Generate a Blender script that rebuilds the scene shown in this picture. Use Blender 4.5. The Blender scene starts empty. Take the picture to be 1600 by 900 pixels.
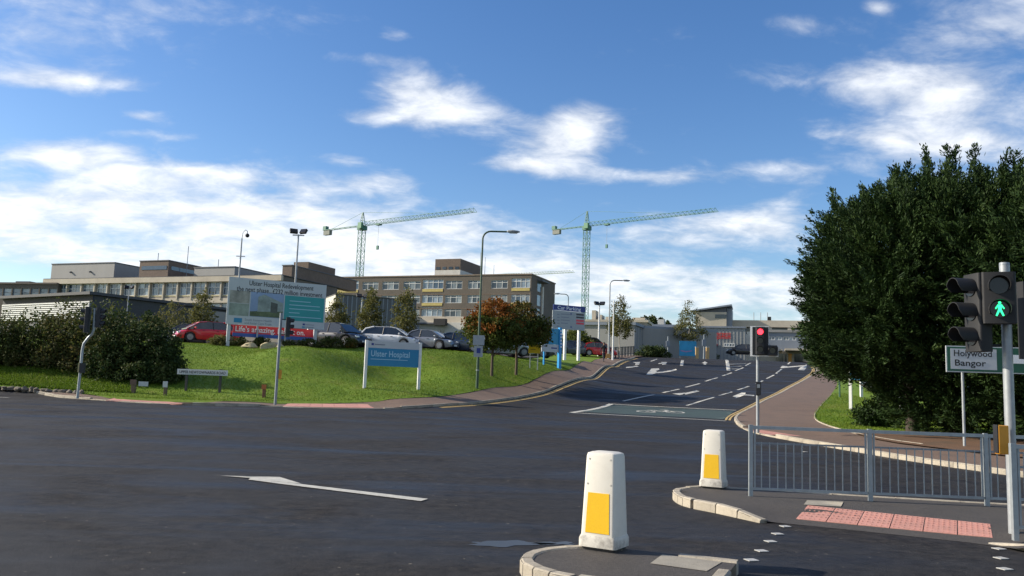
import bpy, bmesh, math, random
import numpy as np
from mathutils import Vector, Matrix, geometry
random.seed(7); RNG = np.random.default_rng(7)
SC = bpy.context.scene
COL = SC.collection
R = math.radians
# ------------------------------------------------------------------ camera
F = 1300.0                                   # focal length in pixels of a 1600 px wide frame
PIT = math.atan(153.9 / F); ROL = R(2.0); CAM = np.array([0, 0, 1.6])
fw = np.array([0, math.cos(PIT), math.sin(PIT)]); _u0 = np.array([0, -math.sin(PIT), math.cos(PIT)]); _r0 = np.array([1., 0, 0])
CU = _u0 * math.cos(ROL) - _r0 * math.sin(ROL); CR = _r0 * math.cos(ROL) + _u0 * math.sin(ROL)
cd = bpy.data.cameras.new('camera'); cam = bpy.data.objects.new('camera', cd); COL.objects.link(cam)
cd.sensor_width = 36; cd.lens = 36 * F / 1600; cd.clip_end = 6000; cd.clip_start = 0.05
cam.matrix_world = Matrix(((CR[0], CU[0], -fw[0], 0), (CR[1], CU[1], -fw[1], 0), (CR[2], CU[2], -fw[2], 1.6), (0, 0, 0, 1)))
SC.camera = cam
SC.view_settings.view_transform = 'Standard'; SC.view_settings.look = 'None'
SC.view_settings.exposure = 0.5; SC.view_settings.gamma = 1.0; SC.view_settings.use_curve_mapping = False
# ------------------------------------------------------------------ sun and sky
SUN_EL = R(28); SUN_H = np.array([-0.995, 0.09])
ld = bpy.data.lights.new('sun', 'SUN'); ld.energy = 5.0; ld.angle = R(0.5); ld.color = (1.0, 0.91, 0.77)
sun = bpy.data.objects.new('sun', ld); COL.objects.link(sun)
_sd = Vector((SUN_H[0] * math.cos(SUN_EL), SUN_H[1] * math.cos(SUN_EL), math.sin(SUN_EL)))
sun.rotation_euler = _sd.to_track_quat('Z', 'Y').to_euler(); sun.location = (-30, 0, 60)
wd = bpy.data.worlds.new('World'); SC.world = wd; wd.use_nodes = True
wd.cycles.sampling_method = 'MANUAL'; wd.cycles.sample_map_resolution = 256
def make_world():
    nt = wd.node_tree; N = nt.nodes; L = nt.links; N.clear()
    def m(op, a, b=None, c=None, clamp=False):
        n = N.new('ShaderNodeMath'); n.operation = op; n.use_clamp = clamp
        for i, v in enumerate((a, b, c)):
            if v is None: continue
            if isinstance(v, (int, float)): n.inputs[i].default_value = v
            else: L.new(v, n.inputs[i])
        return n.outputs[0]
    sky = N.new('ShaderNodeTexSky'); sky.sky_type = 'NISHITA'; sky.sun_disc = False
    sky.sun_elevation = SUN_EL; sky.sun_rotation = math.atan2(SUN_H[0], SUN_H[1])
    sky.altitude = 0; sky.air_density = 1.0; sky.dust_density = 0.6; sky.ozone_density = 2.2
    tc = N.new('ShaderNodeTexCoord'); sp = N.new('ShaderNodeSeparateXYZ'); L.new(tc.outputs['Generated'], sp.inputs[0])
    x, y, z = sp.outputs
    ys = m('MAXIMUM', y, 0.08)
    u = m('DIVIDE', x, ys); v = m('DIVIDE', z, ys)
    # where the sky's clouds stand: direction (tangents of azimuth and elevation), spread, amount
    cl = [(190, 10, 230, 45, .66), (30, 70, 150, 40, .5), (90, 124, 130, 17, .85), (100, 238, 110, 22, .75), (220, 182, 36, 8, .6), (210, 208, 40, 7, .5), (285, 216, 34, 7, .5),
          (40, 325, 280, 70, .84), (320, 335, 280, 56, .82), (500, 385, 250, 56, .78), (290, 272, 130, 16, .66), (600, 285, 55, 20, .62),
          (650, 140, 75, 34, .95), (735, 178, 70, 22, .62), (590, 184, 95, 18, .76), (610, 55, 30, 12, .5), (575, 90, 60, 12, .46), (540, 248, 40, 9, .5),
          (880, 222, 85, 40, .95), (915, 180, 45, 28, .62), (805, 258, 70, 13, .6), (1040, 278, 110, 13, .7), (1180, 264, 130, 19, .66),
          (1330, 122, 190, 32, .62), (1480, 170, 170, 80, .6), (1420, 215, 130, 14, .45), (1580, 40, 150, 60, .66), (1240, 38, 50, 20, .46), (1370, 10, 26, 14, .55),
          (1070, 372, 230, 30, .64), (960, 430, 520, 26, .68), (1150, 462, 520, 26, .74), (1220, 330, 60, 40, .48), (735, 338, 45, 30, .55), (1140, 345, 90, 16, .5),
          (1560, 240, 200, 50, .52), (100, 400, 400, 24, .45), (640, 410, 300, 20, .5), (800, 500, 900, 30, .6)]
    front = m('GREATER_THAN', y, 0.08)
    acc = None
    for (px, py, a, b, A) in cl:
        d = fw * F + CR * (px - 800) - CU * (py - 450)
        uu, vv = d[0] / d[1], d[2] / d[1]
        # spread given in the frame's units
        e1 = m('MULTIPLY', m('SUBTRACT', u, uu), F / a); e2 = m('MULTIPLY', m('SUBTRACT', v, vv), F / b)
        q = m('ADD', m('MULTIPLY', e1, e1), m('MULTIPLY', e2, e2))
        g = m('MULTIPLY', m('POWER', 2.718, m('MULTIPLY', q, -0.8)), A)
        acc = g if acc is None else m('ADD', acc, g)
    acc = m('MULTIPLY', m('MINIMUM', acc, 1.02), front)
    zs = m('ADD', m('MAXIMUM', z, 0.0), 0.26)
    cv = N.new('ShaderNodeCombineXYZ'); L.new(m('DIVIDE', x, zs), cv.inputs[0]); L.new(m('DIVIDE', y, zs), cv.inputs[1])
    def noise(scale, det, rough, sx=1.0, off=0.0, dist=0.0):
        mp = N.new('ShaderNodeMapping'); mp.inputs['Scale'].default_value = (sx, 1, 1); mp.inputs['Location'].default_value = (off, off * .7, 0)
        L.new(cv.outputs[0], mp.inputs[0])
        n = N.new('ShaderNodeTexNoise'); n.inputs['Scale'].default_value = scale; n.inputs['Detail'].default_value = det
        n.inputs['Roughness'].default_value = rough; n.inputs['Distortion'].default_value = dist; L.new(mp.outputs[0], n.inputs['Vector']); return n.outputs[0]
    n1 = noise(4.2, 8, .62, .8, 0, .3); n2 = noise(12, 7, .6, .8, 3.1, .4); n3 = noise(1.3, 5, .5, 1, 8.0)
    # everywhere else: the same broken cloud
    rest = m('MULTIPLY', m('SUBTRACT', 1.0, front), m('MULTIPLY', n3, 1.1))
    dens = m('ADD', m('ADD', acc, rest), m('ADD', m('MULTIPLY', m('SUBTRACT', n1, .5), 1.7), m('MULTIPLY', m('SUBTRACT', n2, .5), 1.0)))
    mr = N.new('ShaderNodeMapRange'); mr.interpolation_type = 'SMOOTHSTEP'; mr.inputs[1].default_value = .22; mr.inputs[2].default_value = 1.28
    L.new(dens, mr.inputs[0])
    cover = m('MULTIPLY', mr.outputs[0], .95)
    bright = m('ADD', 6.6, m('ADD', m('MULTIPLY', m('SUBTRACT', n2, .5), 3.4), m('MULTIPLY', m('SUBTRACT', dens, .8), 1.9)))
    bright = m('MINIMUM', m('MAXIMUM', bright, 5.2), 8.9)
    bc = N.new('ShaderNodeCombineXYZ')
    L.new(m('MULTIPLY', bright, .97), bc.inputs[0]); L.new(bright, bc.inputs[1]); L.new(m('MULTIPLY', bright, 1.045), bc.inputs[2])
    hs = N.new('ShaderNodeHueSaturation'); hs.inputs['Saturation'].default_value = 1.26; hs.inputs['Value'].default_value = 1.12; hs.inputs['Hue'].default_value = .508
    L.new(sky.outputs[0], hs.inputs['Color'])
    mx = N.new('ShaderNodeMix'); mx.data_type = 'RGBA'
    L.new(cover, mx.inputs[0]); L.new(hs.outputs[0], mx.inputs[6]); L.new(bc.outputs[0], mx.inputs[7])
    bg = N.new('ShaderNodeBackground'); bg.inputs['Strength'].default_value = 0.105; L.new(mx.outputs[2], bg.inputs[0])
    out = N.new('ShaderNodeOutputWorld'); L.new(bg.outputs[0], out.inputs[0])
make_world()
# ------------------------------------------------------------------ sight lines and the lie of the land
def ray(px, py): return fw * F + CR * (px - 800) - CU * (py - 450)
def at(px, py, Y):
    d = ray(px, py); return CAM + d * (Y / d[1])
_PY = [-60, 0, 13, 38, 40, 45, 50, 54.5, 60, 66, 72, 78, 84, 91, 98, 106, 120, 140, 185, 300, 600, 1500]
_PZ = [0, 0, 0, .40, .45, .75, 1.15, 1.52, 2.0, 2.54, 3.15, 3.8, 4.45, 5.15, 5.62, 5.85, 6.0, 6.4, 10, 13, 16, 16]
_y = np.arange(-60, 1500, .5); _z = np.interp(_y, _PY, _PZ); _k = np.exp(-np.linspace(-2.5, 2.5, 13) ** 2 / 2); _k /= _k.sum()
_z = np.convolve(np.pad(_z, 6, mode='edge'), _k, 'valid')
def base(Y): return np.interp(Y, _y, _z)
_CP = [(569, 610, 42), (654, 611, 42), (745, 610, 47), (765, 595, 52), (805, 592, 53), (290, 541, 53), (360, 544, 53), (500, 548, 53), (600, 550, 53),
       (700, 553, 54), (780, 555, 57), (860, 562, 63), (885, 566, 68), (905, 562, 70), (930, 560, 76), (945, 564, 79), (450, 600, 43.5), (350, 598, 43),
       (700, 595, 47.5), (640, 580, 47.5), (450, 575, 47.5), (350, 570, 47.5), (200, 560, 47.5), (50, 540, 47.5)]
_pts = [at(*c) for c in _CP]; _pts = [(p[0], p[1], p[2] - float(base(p[1]))) for p in _pts]
for X in (-60, -40, -25, -12):
    _pts += [(X, 57, 3.6 - base(57)), (X, 66, 3.75 - base(66)), (X, 76, 4.1 - base(76)), (X, 90, 0.), (X, 38.5, 0.)]
    if X < -30: _pts += [(X, 53, 3.45 - base(53)), (X, 47, 2.1 - base(47))]
_pts += [(-4, 62, 3.5 - base(62)), (0, 72, 3.8 - base(72))]
for x, y in [(2, 52), (4.8, 62.5), (8, 75), (12.3, 89), (0.3, 46.5), (-3, 42), (-8, 38), (6, 52), (10, 62), (14, 75), (20, 90), (15.8, 51.5), (21.7, 64),
             (28.5, 78), (10, 40), (4, 40), (0, 38), (20, 45), (30, 60), (40, 75), (40, 45), (30, 35), (50, 60)]: _pts.append((x, y, 0.))
_P = np.array(_pts, float); _n = len(_P)
def _U(r2): return np.where(r2 > 1e-9, r2 * np.log(r2 + 1e-12), 0)
_A = np.zeros((_n + 3, _n + 3)); _A[:_n, :_n] = _U(((_P[:, None, :2] - _P[None, :, :2]) ** 2).sum(2)) + np.eye(_n) * 30.
_A[:_n, _n] = 1; _A[:_n, _n + 1:] = _P[:, :2]; _A[_n, :_n] = 1; _A[_n + 1:, :_n] = _P[:, :2].T
_W = np.linalg.solve(_A, np.concatenate([_P[:, 2], [0, 0, 0]]))
def ss(a, b, x):
    t = np.clip((x - a) / (b - a), 0, 1); return t * t * (3 - 2 * t)
def terr(X, Y):
    X = np.atleast_1d(np.asarray(X, float)); Y = np.atleast_1d(np.asarray(Y, float))
    xc = np.clip(X, -60, 50); yc = np.clip(Y, 38, 90)
    r = np.full(X.shape, _W[_n]) + _W[_n + 1] * xc + _W[_n + 2] * yc
    for i in range(_n): r = r + _W[i] * _U((xc - _P[i, 0]) ** 2 + (yc - _P[i, 1]) ** 2)
    # swells and hollows of the bank
    r = r + 1.05 * np.exp(-((X + 12.3) / 3.0) ** 2 - ((Y - 47.0) / 3.3) ** 2) - .95 * np.exp(-((X + 6.6) / 2.8) ** 2 - ((Y - 48.5) / 3.2) ** 2) + .35 * np.exp(-((X + 2.6) / 1.8) ** 2 - ((Y - 49.5) / 2.5) ** 2) + .3 * np.exp(-((X + 19) / 2.5) ** 2 - ((Y - 46) / 3) ** 2)
    return base(Y) + r * ss(37, 40.5, Y) * (1 - ss(84, 98, Y))
def tz(x, y): return float(terr(x, y)[0])
_GY = np.concatenate([np.arange(4, 20, .02), np.arange(20, 110, .06)])
def G(px, py, zo=0., fb=96):
    """the point of the ground seen along a sight line"""
    d = ray(px, py); Q = CAM[None] + d[None] * (_GY / d[1])[:, None]
    h = Q[:, 2] - (terr(Q[:, 0], _GY) + zo); i = int(np.argmax(h < 0))
    if h[i] >= 0: p = at(px, py, fb); return (float(p[0]), float(p[1]))
    return (float(Q[i, 0]), float(_GY[i]))
def GL(pts, zo=0.): return [G(a, b, zo) for a, b in pts]
# ------------------------------------------------------------------ mesh helpers
class MB:
    def __init__(s): s.V = []; s.F = []
    def add(s, vs, fs):
        o = len(s.V); s.V += [tuple(map(float, v)) for v in vs]; s.F += [tuple(i + o for i in f) for f in fs]; return s
    def box(s, x0, x1, y0, y1, z0, z1):
        return s.add([(x0, y0, z0), (x1, y0, z0), (x1, y1, z0), (x0, y1, z0), (x0, y0, z1), (x1, y0, z1), (x1, y1, z1), (x0, y1, z1)],
                     [(0, 3, 2, 1), (4, 5, 6, 7), (0, 1, 5, 4), (1, 2, 6, 5), (2, 3, 7, 6), (3, 0, 4, 7)])
    def cbox(s, c, d): return s.box(c[0] - d[0] / 2, c[0] + d[0] / 2, c[1] - d[1] / 2, c[1] + d[1] / 2, c[2] - d[2] / 2, c[2] + d[2] / 2)
    def tube(s, path, r, n=10, cap=True):
        path = [Vector(p) for p in path]; rs = r if isinstance(r, (list, tuple)) else [r] * len(path)
        o = len(s.V); prev = None; vs = []; fs = []
        for i, p in enumerate(path):
            t = (path[min(i + 1, len(path) - 1)] - path[max(i - 1, 0)]).normalized()
            if prev is None: a = t.orthogonal().normalized()
            else: a = (prev - t * prev.dot(t)).normalized()
            prev = a; b = t.cross(a)
            for k in range(n):
                w = 2 * math.pi * k / n; vs.append(p + (a * math.cos(w) + b * math.sin(w)) * rs[i])
        for i in range(len(path) - 1):
            for k in range(n):
                k2 = (k + 1) % n; fs.append((i * n + k, i * n + k2, (i + 1) * n + k2, (i + 1) * n + k))
        if cap: fs.append(tuple(range(n - 1, -1, -1))); fs.append(tuple((len(path) - 1) * n + k for k in range(n)))
        return s.add(vs, fs)
    def prism(s, poly, z0, z1):              # poly in xy, extruded in z
        n = len(poly); vs = [(x, y, z0) for x, y in poly] + [(x, y, z1) for x, y in poly]
        a = sum(poly[i][0] * poly[(i + 1) % n][1] - poly[(i + 1) % n][0] * poly[i][1] for i in range(n))
        fs = [tuple(range(n - 1, -1, -1)), tuple(range(n, 2 * n))] + [(i, (i + 1) % n, n + (i + 1) % n, n + i) for i in range(n)]
        if a < 0: fs = [f[::-1] for f in fs]
        return s.add(vs, fs)
    def prism_xz(s, poly, y0, y1):           # poly in xz, extruded in y (front at y0)
        n = len(poly); vs = [(x, y0, z) for x, z in poly] + [(x, y1, z) for x, z in poly]
        a = sum(poly[i][0] * poly[(i + 1) % n][1] - poly[(i + 1) % n][0] * poly[i][1] for i in range(n))
        fs = [tuple(range(n)), tuple(range(2 * n - 1, n - 1, -1))] + [(i, n + i, n + (i + 1) % n, (i + 1) % n) for i in range(n)]
        if a < 0: fs = [f[::-1] for f in fs]
        return s.add(vs, fs)
    def loft(s, rings, cap=True):
        n = len(rings[0]); vs = [v for r in rings for v in r]; fs = []
        for i in range(len(rings) - 1):
            for k in range(n): fs.append((i * n + k, i * n + (k + 1) % n, (i + 1) * n + (k + 1) % n, (i + 1) * n + k))
        if cap: fs.append(tuple(range(n - 1, -1, -1))); fs.append(tuple((len(rings) - 1) * n + k for k in range(n)))
        return s.add(vs, fs)
    def mesh(s, name, smooth=None, fix=False):
        me = bpy.data.meshes.new(name); me.from_pydata(s.V, [], s.F)
        if fix:
            b = bmesh.new(); b.from_mesh(me); bmesh.ops.recalc_face_normals(b, faces=b.faces); b.to_mesh(me); b.free()
        me.update()
        if smooth is not None: sm(me, smooth)
        return me
    def build(s, name, mat, parent=None, smooth=None, fix=False, bevel=0):
        o = bpy.data.objects.new(name, s.mesh(name, smooth, fix)); COL.objects.link(o); o.data.materials.append(mat); o.parent = parent
        if bevel:
            b = o.modifiers.new('bevel', 'BEVEL'); b.width = bevel; b.segments = 2; b.limit_method = 'ANGLE'
        return o
def sm(me, ang=40):
    me.polygons.foreach_set('use_smooth', [True] * len(me.polygons)); me.set_sharp_from_angle(angle=R(ang))
def tag(o, label=None, cat=None, group=None, kind=None):
    for k, v in (('label', label), ('category', cat), ('group', group), ('kind', kind)):
        if v: o[k] = v
    return o
def thing(name, label, cat, loc=(0, 0, 0), rz=0., group=None):
    o = bpy.data.objects.new(name, None); COL.objects.link(o); o.location = tuple(map(float, loc)); o.rotation_euler = (0, 0, rz); o.empty_display_size = .3
    return tag(o, label, cat, group)
def inst(name, me, parent, loc=(0, 0, 0), rot=(0, 0, 0), scale=None):
    o = bpy.data.objects.new(name, me); COL.objects.link(o); o.parent = parent; o.location = loc; o.rotation_euler = rot
    if scale: o.scale = scale
    return o
def copy_tree(o, parent=None):
    c = o.copy(); COL.objects.link(c); c.parent = parent
    for ch in list(o.children): copy_tree(ch, c)
    return c
_fontc = {}
def text(parent, s, size, x, z, y, mat, align='LEFT', name='lettering', width=None, thick=.0):
    """flat lettering standing upright in the xz plane of its parent, facing -y"""
    key = (s, size, align, width)
    if key not in _fontc:
        cu = bpy.data.curves.new('lettering', 'FONT'); cu.body = s; cu.size = size; cu.align_x = align; cu.offset = size * .012; cu.resolution_u = 3; cu.extrude = 0.002
        t = bpy.data.objects.new('tmp', cu); COL.objects.link(t); bpy.context.view_layer.update()
        me = bpy.data.meshes.new_from_object(t.evaluated_get(bpy.context.evaluated_depsgraph_get())); bpy.data.objects.remove(t)
        me.name = 'lettering'
        if width:
            co = np.zeros(len(me.vertices) * 3); me.vertices.foreach_get('co', co); co = co.reshape(-1, 3)
            w = co[:, 0].max() - co[:, 0].min(); co[:, 0] *= width / w
            me.vertices.foreach_set('co', co.ravel())
        me.materials.clear(); me.materials.append(mat); _fontc[key] = me
    return inst(name, _fontc[key], parent, (x, y, z), (R(90), 0, 0))
# ------------------------------------------------------------------ materials
_m = {}
def M(name, col, rough=.6, metal=0., var=.12, scale=6., bump=0., bscale=60., spec=.5, emis=None, es=1., dirt=None, dscale=1.5, damt=.5, coat=0., stretch=None, objvar=0.):
    if name in _m: return _m[name]
    mt = bpy.data.materials.new(name); mt.use_nodes = True; nt = mt.node_tree; N = nt.nodes; L = nt.links
    b = N['Principled BSDF']; b.inputs['Roughness'].default_value = rough; b.inputs['Metallic'].default_value = metal
    b.inputs['Specular IOR Level'].default_value = spec; b.inputs['Coat Weight'].default_value = coat
    tc = N.new('ShaderNodeTexCoord'); src = tc.outputs['Object']
    if stretch:
        mp = N.new('ShaderNodeMapping'); mp.inputs['Scale'].default_value = stretch; L.new(src, mp.inputs[0]); src = mp.outputs[0]
    n = N.new('ShaderNodeTexNoise'); n.inputs['Scale'].default_value = scale; n.inputs['Detail'].default_value = 6; n.inputs['Roughness'].default_value = .65; L.new(src, n.inputs['Vector'])
    rp = N.new('ShaderNodeValToRGB'); rp.color_ramp.elements[0].position = .3; rp.color_ramp.elements[1].position = .7
    rp.color_ramp.elements[0].color = (*[max(0, c * (1 - var)) for c in col], 1); rp.color_ramp.elements[1].color = (*[min(1, c * (1 + var)) for c in col], 1)
    L.new(n.outputs[0], rp.inputs[0]); out = rp.outputs[0]
    if dirt:
        n2 = N.new('ShaderNodeTexNoise'); n2.inputs['Scale'].default_value = dscale; n2.inputs['Detail'].default_value = 8; n2.inputs['Roughness'].default_value = .7; L.new(src, n2.inputs['Vector'])
        mr = N.new('ShaderNodeMapRange'); mr.inputs[1].default_value = .45; mr.inputs[2].default_value = .7; mr.inputs[4].default_value = damt; L.new(n2.outputs[0], mr.inputs[0])
        mx = N.new('ShaderNodeMix'); mx.data_type = 'RGBA'; L.new(mr.outputs[0], mx.inputs[0]); L.new(out, mx.inputs[6]); mx.inputs[7].default_value = (*dirt, 1); out = mx.outputs[2]
    if objvar:
        oi = N.new('ShaderNodeObjectInfo'); mr = N.new('ShaderNodeMapRange'); mr.inputs[3].default_value = 1 - objvar; mr.inputs[4].default_value = 1 + objvar; L.new(oi.outputs['Random'], mr.inputs[0])
        hs = N.new('ShaderNodeHueSaturation'); L.new(mr.outputs[0], hs.inputs['Value']); L.new(out, hs.inputs['Color']); out = hs.outputs[0]
    L.new(out, b.inputs['Base Color'])
    if bump:
        nb = N.new('ShaderNodeTexNoise'); nb.inputs['Scale'].default_value = bscale; nb.inputs['Detail'].default_value = 4; L.new(src, nb.inputs['Vector'])
        bp = N.new('ShaderNodeBump'); bp.inputs['Strength'].default_value = bump; bp.inputs['Distance'].default_value = .02; L.new(nb.outputs[0], bp.inputs['Height']); L.new(bp.outputs[0], b.inputs['Normal'])
    if emis: b.inputs['Emission Color'].default_value = (*emis, 1); b.inputs['Emission Strength'].default_value = es
    _m[name] = mt; return mt
def leafmat(name, cols, rough=.7, trans=.25, clump=.8):
    if name in _m: return _m[name]
    mt = bpy.data.materials.new(name); mt.use_nodes = True; nt = mt.node_tree; N = nt.nodes; L = nt.links; b = N['Principled BSDF']
    g = N.new('ShaderNodeNewGeometry'); tc = N.new('ShaderNodeTexCoord'); n = N.new('ShaderNodeTexNoise'); n.inputs['Scale'].default_value = clump; n.inputs['Detail'].default_value = 3; L.new(tc.outputs['Object'], n.inputs['Vector'])
    ad = N.new('ShaderNodeMath'); ad.operation = 'MULTIPLY_ADD'; L.new(n.outputs[0], ad.inputs[0]); ad.inputs[1].default_value = 1.3; 
    sb = N.new('ShaderNodeMath'); sb.operation = 'MULTIPLY_ADD'; L.new(g.outputs['Random Per Island'], sb.inputs[0]); sb.inputs[1].default_value = .6; sb.inputs[2].default_value = -.45; L.new(sb.outputs[0], ad.inputs[2])
    rp = N.new('ShaderNodeValToRGB'); e = rp.color_ramp.elements
    while len(e) < len(cols): e.new(.5)
    for i, c in enumerate(cols): e[i].position = i / (len(cols) - 1); e[i].color = (*c, 1)
    L.new(ad.outputs[0], rp.inputs[0]); L.new(rp.outputs[0], b.inputs['Base Color']); b.inputs['Roughness'].default_value = rough; b.inputs['Specular IOR Level'].default_value = .2
    t = N.new('ShaderNodeBsdfTranslucent'); L.new(rp.outputs[0], t.inputs[0]); mx = N.new('ShaderNodeMixShader'); mx.inputs[0].default_value = trans
    L.new(b.outputs[0], mx.inputs[1]); L.new(t.outputs[0], mx.inputs[2]); L.new(mx.outputs[0], N['Material Output'].inputs[0])
    _m[name] = mt; return mt
def glassmat(name, dark, light, rough=.08, share=.25):
    """window glass whose tone varies from pane to pane (blinds and curtains behind some)"""
    if name in _m: return _m[name]
    mt = bpy.data.materials.new(name); mt.use_nodes = True; nt = mt.node_tree; N = nt.nodes; L = nt.links; b = N['Principled BSDF']
    oi = N.new('ShaderNodeObjectInfo'); rp = N.new('ShaderNodeValToRGB'); e = rp.color_ramp.elements
    e[0].color = (*dark, 1); e[1].color = (*light, 1); e[0].position = 1 - share - .35; e[1].position = 1.0; L.new(oi.outputs['Random'], rp.inputs[0])
    tc = N.new('ShaderNodeTexCoord'); n = N.new('ShaderNodeTexNoise'); n.inputs['Scale'].default_value = 1.4; L.new(tc.outputs['Object'], n.inputs['Vector'])
    hs = N.new('ShaderNodeHueSaturation'); mr = N.new('ShaderNodeMapRange'); mr.inputs[3].default_value = .5; mr.inputs[4].default_value = 1.5; L.new(n.outputs[0], mr.inputs[0]); L.new(mr.outputs[0], hs.inputs['Value']); L.new(rp.outputs[0], hs.inputs['Color'])
    L.new(hs.outputs[0], b.inputs['Base Color']); b.inputs['Roughness'].default_value = rough; b.inputs['Specular IOR Level'].default_value = .8
    _m[name] = mt; return mt
def asphalt(name, col, wet=.5):
    mt = bpy.data.materials.new(name); mt.use_nodes = True; nt = mt.node_tree; N = nt.nodes; L = nt.links; b = N['Principled BSDF']
    tc = N.new('ShaderNodeTexCoord'); o = tc.outputs['Object']
    def nz(sc, det=5, ro=.6, sv=None, dist=0):
        src = o
        if sv: mp = N.new('ShaderNodeMapping'); mp.inputs['Scale'].default_value = sv; mp.inputs['Rotation'].default_value = (0, 0, .18); L.new(o, mp.inputs[0]); src = mp.outputs[0]
        n = N.new('ShaderNodeTexNoise'); n.inputs['Scale'].default_value = sc; n.inputs['Detail'].default_value = det; n.inputs['Roughness'].default_value = ro; n.inputs['Distortion'].default_value = dist; L.new(src, n.inputs['Vector']); return n.outputs[0]
    fine = nz(70, 4, .75); big = nz(.3, 7, .62, None, .8); strk = nz(.42, 7, .62, (.3, 1.5, 1), .5); mid = nz(5, 6, .7); sto = nz(13, 2, .5); gr = nz(4.5, 9, .86)
    r1 = N.new('ShaderNodeValToRGB'); r1.color_ramp.elements[0].position = .36; r1.color_ramp.elements[1].position = .7
    r1.color_ramp.elements[0].color = (*[c * .35 for c in col], 1); r1.color_ramp.elements[1].color = (*[c * 1.9 for c in col], 1); L.new(fine, r1.inputs[0])
    r2 = N.new('ShaderNodeValToRGB'); r2.color_ramp.elements[0].position = .36; r2.color_ramp.elements[1].position = .68
    r2.color_ramp.elements[0].color = (.55, .58, .66, 1); r2.color_ramp.elements[1].color = (1.75, 1.5, 1.2, 1); L.new(big, r2.inputs[0])
    mx = N.new('ShaderNodeMix'); mx.data_type = 'RGBA'; mx.blend_type = 'MULTIPLY'; mx.inputs[0].default_value = 1; L.new(r1.outputs[0], mx.inputs[6]); L.new(r2.outputs[0], mx.inputs[7])
    # pale chippings showing through the binder
    st = N.new('ShaderNodeMapRange'); st.inputs[1].default_value = .71; st.inputs[2].default_value = .76; st.inputs[4].default_value = .8; L.new(sto, st.inputs[0])
    m3 = N.new('ShaderNodeMix'); m3.data_type = 'RGBA'; L.new(st.outputs[0], m3.inputs[0]); L.new(mx.outputs[2], m3.inputs[6]); m3.inputs[7].default_value = (.16, .155, .14, 1); 
    rg = N.new('ShaderNodeValToRGB'); rg.color_ramp.elements[0].position = .33; rg.color_ramp.elements[1].position = .67; rg.color_ramp.elements[0].color = (.22, .23, .26, 1); rg.color_ramp.elements[1].color = (2.3, 2.1, 1.8, 1); L.new(gr, rg.inputs[0])
    m4 = N.new('ShaderNodeMix'); m4.data_type = 'RGBA'; m4.blend_type = 'MULTIPLY'; m4.inputs[0].default_value = 1; L.new(m3.outputs[2], m4.inputs[6]); L.new(rg.outputs[0], m4.inputs[7]); L.new(m4.outputs[2], b.inputs['Base Color'])
    mr = N.new('ShaderNodeMapRange'); mr.interpolation_type = 'SMOOTHSTEP'; mr.inputs[1].default_value = .42; mr.inputs[2].default_value = .68; mr.inputs[3].default_value = .86; mr.inputs[4].default_value = .86 - wet * .62; L.new(strk, mr.inputs[0])
    ad = N.new('ShaderNodeMath'); ad.operation = 'MULTIPLY_ADD'; L.new(gr, ad.inputs[0]); ad.inputs[1].default_value = .5; L.new(mr.outputs[0], ad.inputs[2])
    sb = N.new('ShaderNodeMath'); sb.operation = 'SUBTRACT'; L.new(ad.outputs[0], sb.inputs[0]); sb.inputs[1].default_value = .25; L.new(sb.outputs[0], b.inputs['Roughness'])
    bp = N.new('ShaderNodeBump'); bp.inputs['Strength'].default_value = .6; bp.inputs['Distance'].default_value = .012; L.new(fine, bp.inputs['Height']); L.new(bp.outputs[0], b.inputs['Normal'])
    sv = N.new('ShaderNodeMapRange'); sv.inputs[1].default_value = .36; sv.inputs[2].default_value = .66; sv.inputs[3].default_value = .40; sv.inputs[4].default_value = .07; L.new(big, sv.inputs[0]); L.new(sv.outputs[0], b.inputs['Specular IOR Level'])
    b2 = N.new('ShaderNodeBump'); b2.inputs['Strength'].default_value = .55; b2.inputs['Distance'].default_value = .03; L.new(gr, b2.inputs['Height']); L.new(bp.outputs[0], b2.inputs['Normal']); L.new(b2.outputs[0], b.inputs['Normal'])
    return mt
def grassmat(name, cols, sc=.9):
    mt = bpy.data.materials.new(name); mt.use_nodes = True; nt = mt.node_tree; N = nt.nodes; L = nt.links; b = N['Principled BSDF']
    tc = N.new('ShaderNodeTexCoord'); o = tc.outputs['Object']
    a = N.new('ShaderNodeTexNoise'); a.inputs['Scale'].default_value = sc; a.inputs['Detail'].default_value = 9; a.inputs['Roughness'].default_value = .72; L.new(o, a.inputs['Vector'])
    c = N.new('ShaderNodeTexNoise'); c.inputs['Scale'].default_value = 14; c.inputs['Detail'].default_value = 5; L.new(o, c.inputs['Vector'])
    rp = N.new('ShaderNodeValToRGB'); e = rp.color_ramp.elements
    while len(e) < len(cols): e.new(.5)
    for i, k in enumerate(cols): e[i].position = .28 + .44 * i / (len(cols) - 1); e[i].color = (*k, 1)
    L.new(a.outputs[0], rp.inputs[0])
    hs = N.new('ShaderNodeHueSaturation'); mr = N.new('ShaderNodeMapRange'); mr.inputs[1].default_value = .3; mr.inputs[2].default_value = .7; mr.inputs[3].default_value = .8; mr.inputs[4].default_value = 1.18; L.new(c.outputs[0], mr.inputs[0]); L.new(mr.outputs[0], hs.inputs['Value']); L.new(rp.outputs[0], hs.inputs['Color'])
    L.new(hs.outputs[0], b.inputs['Base Color']); b.inputs['Roughness'].default_value = .8; b.inputs['Specular IOR Level'].default_value = .2
    bp = N.new('ShaderNodeBump'); bp.inputs['Strength'].default_value = .3; bp.inputs['Distance'].default_value = .05; L.new(c.outputs[0], bp.inputs['Height']); L.new(bp.outputs[0], b.inputs['Normal'])
    return mt
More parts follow.
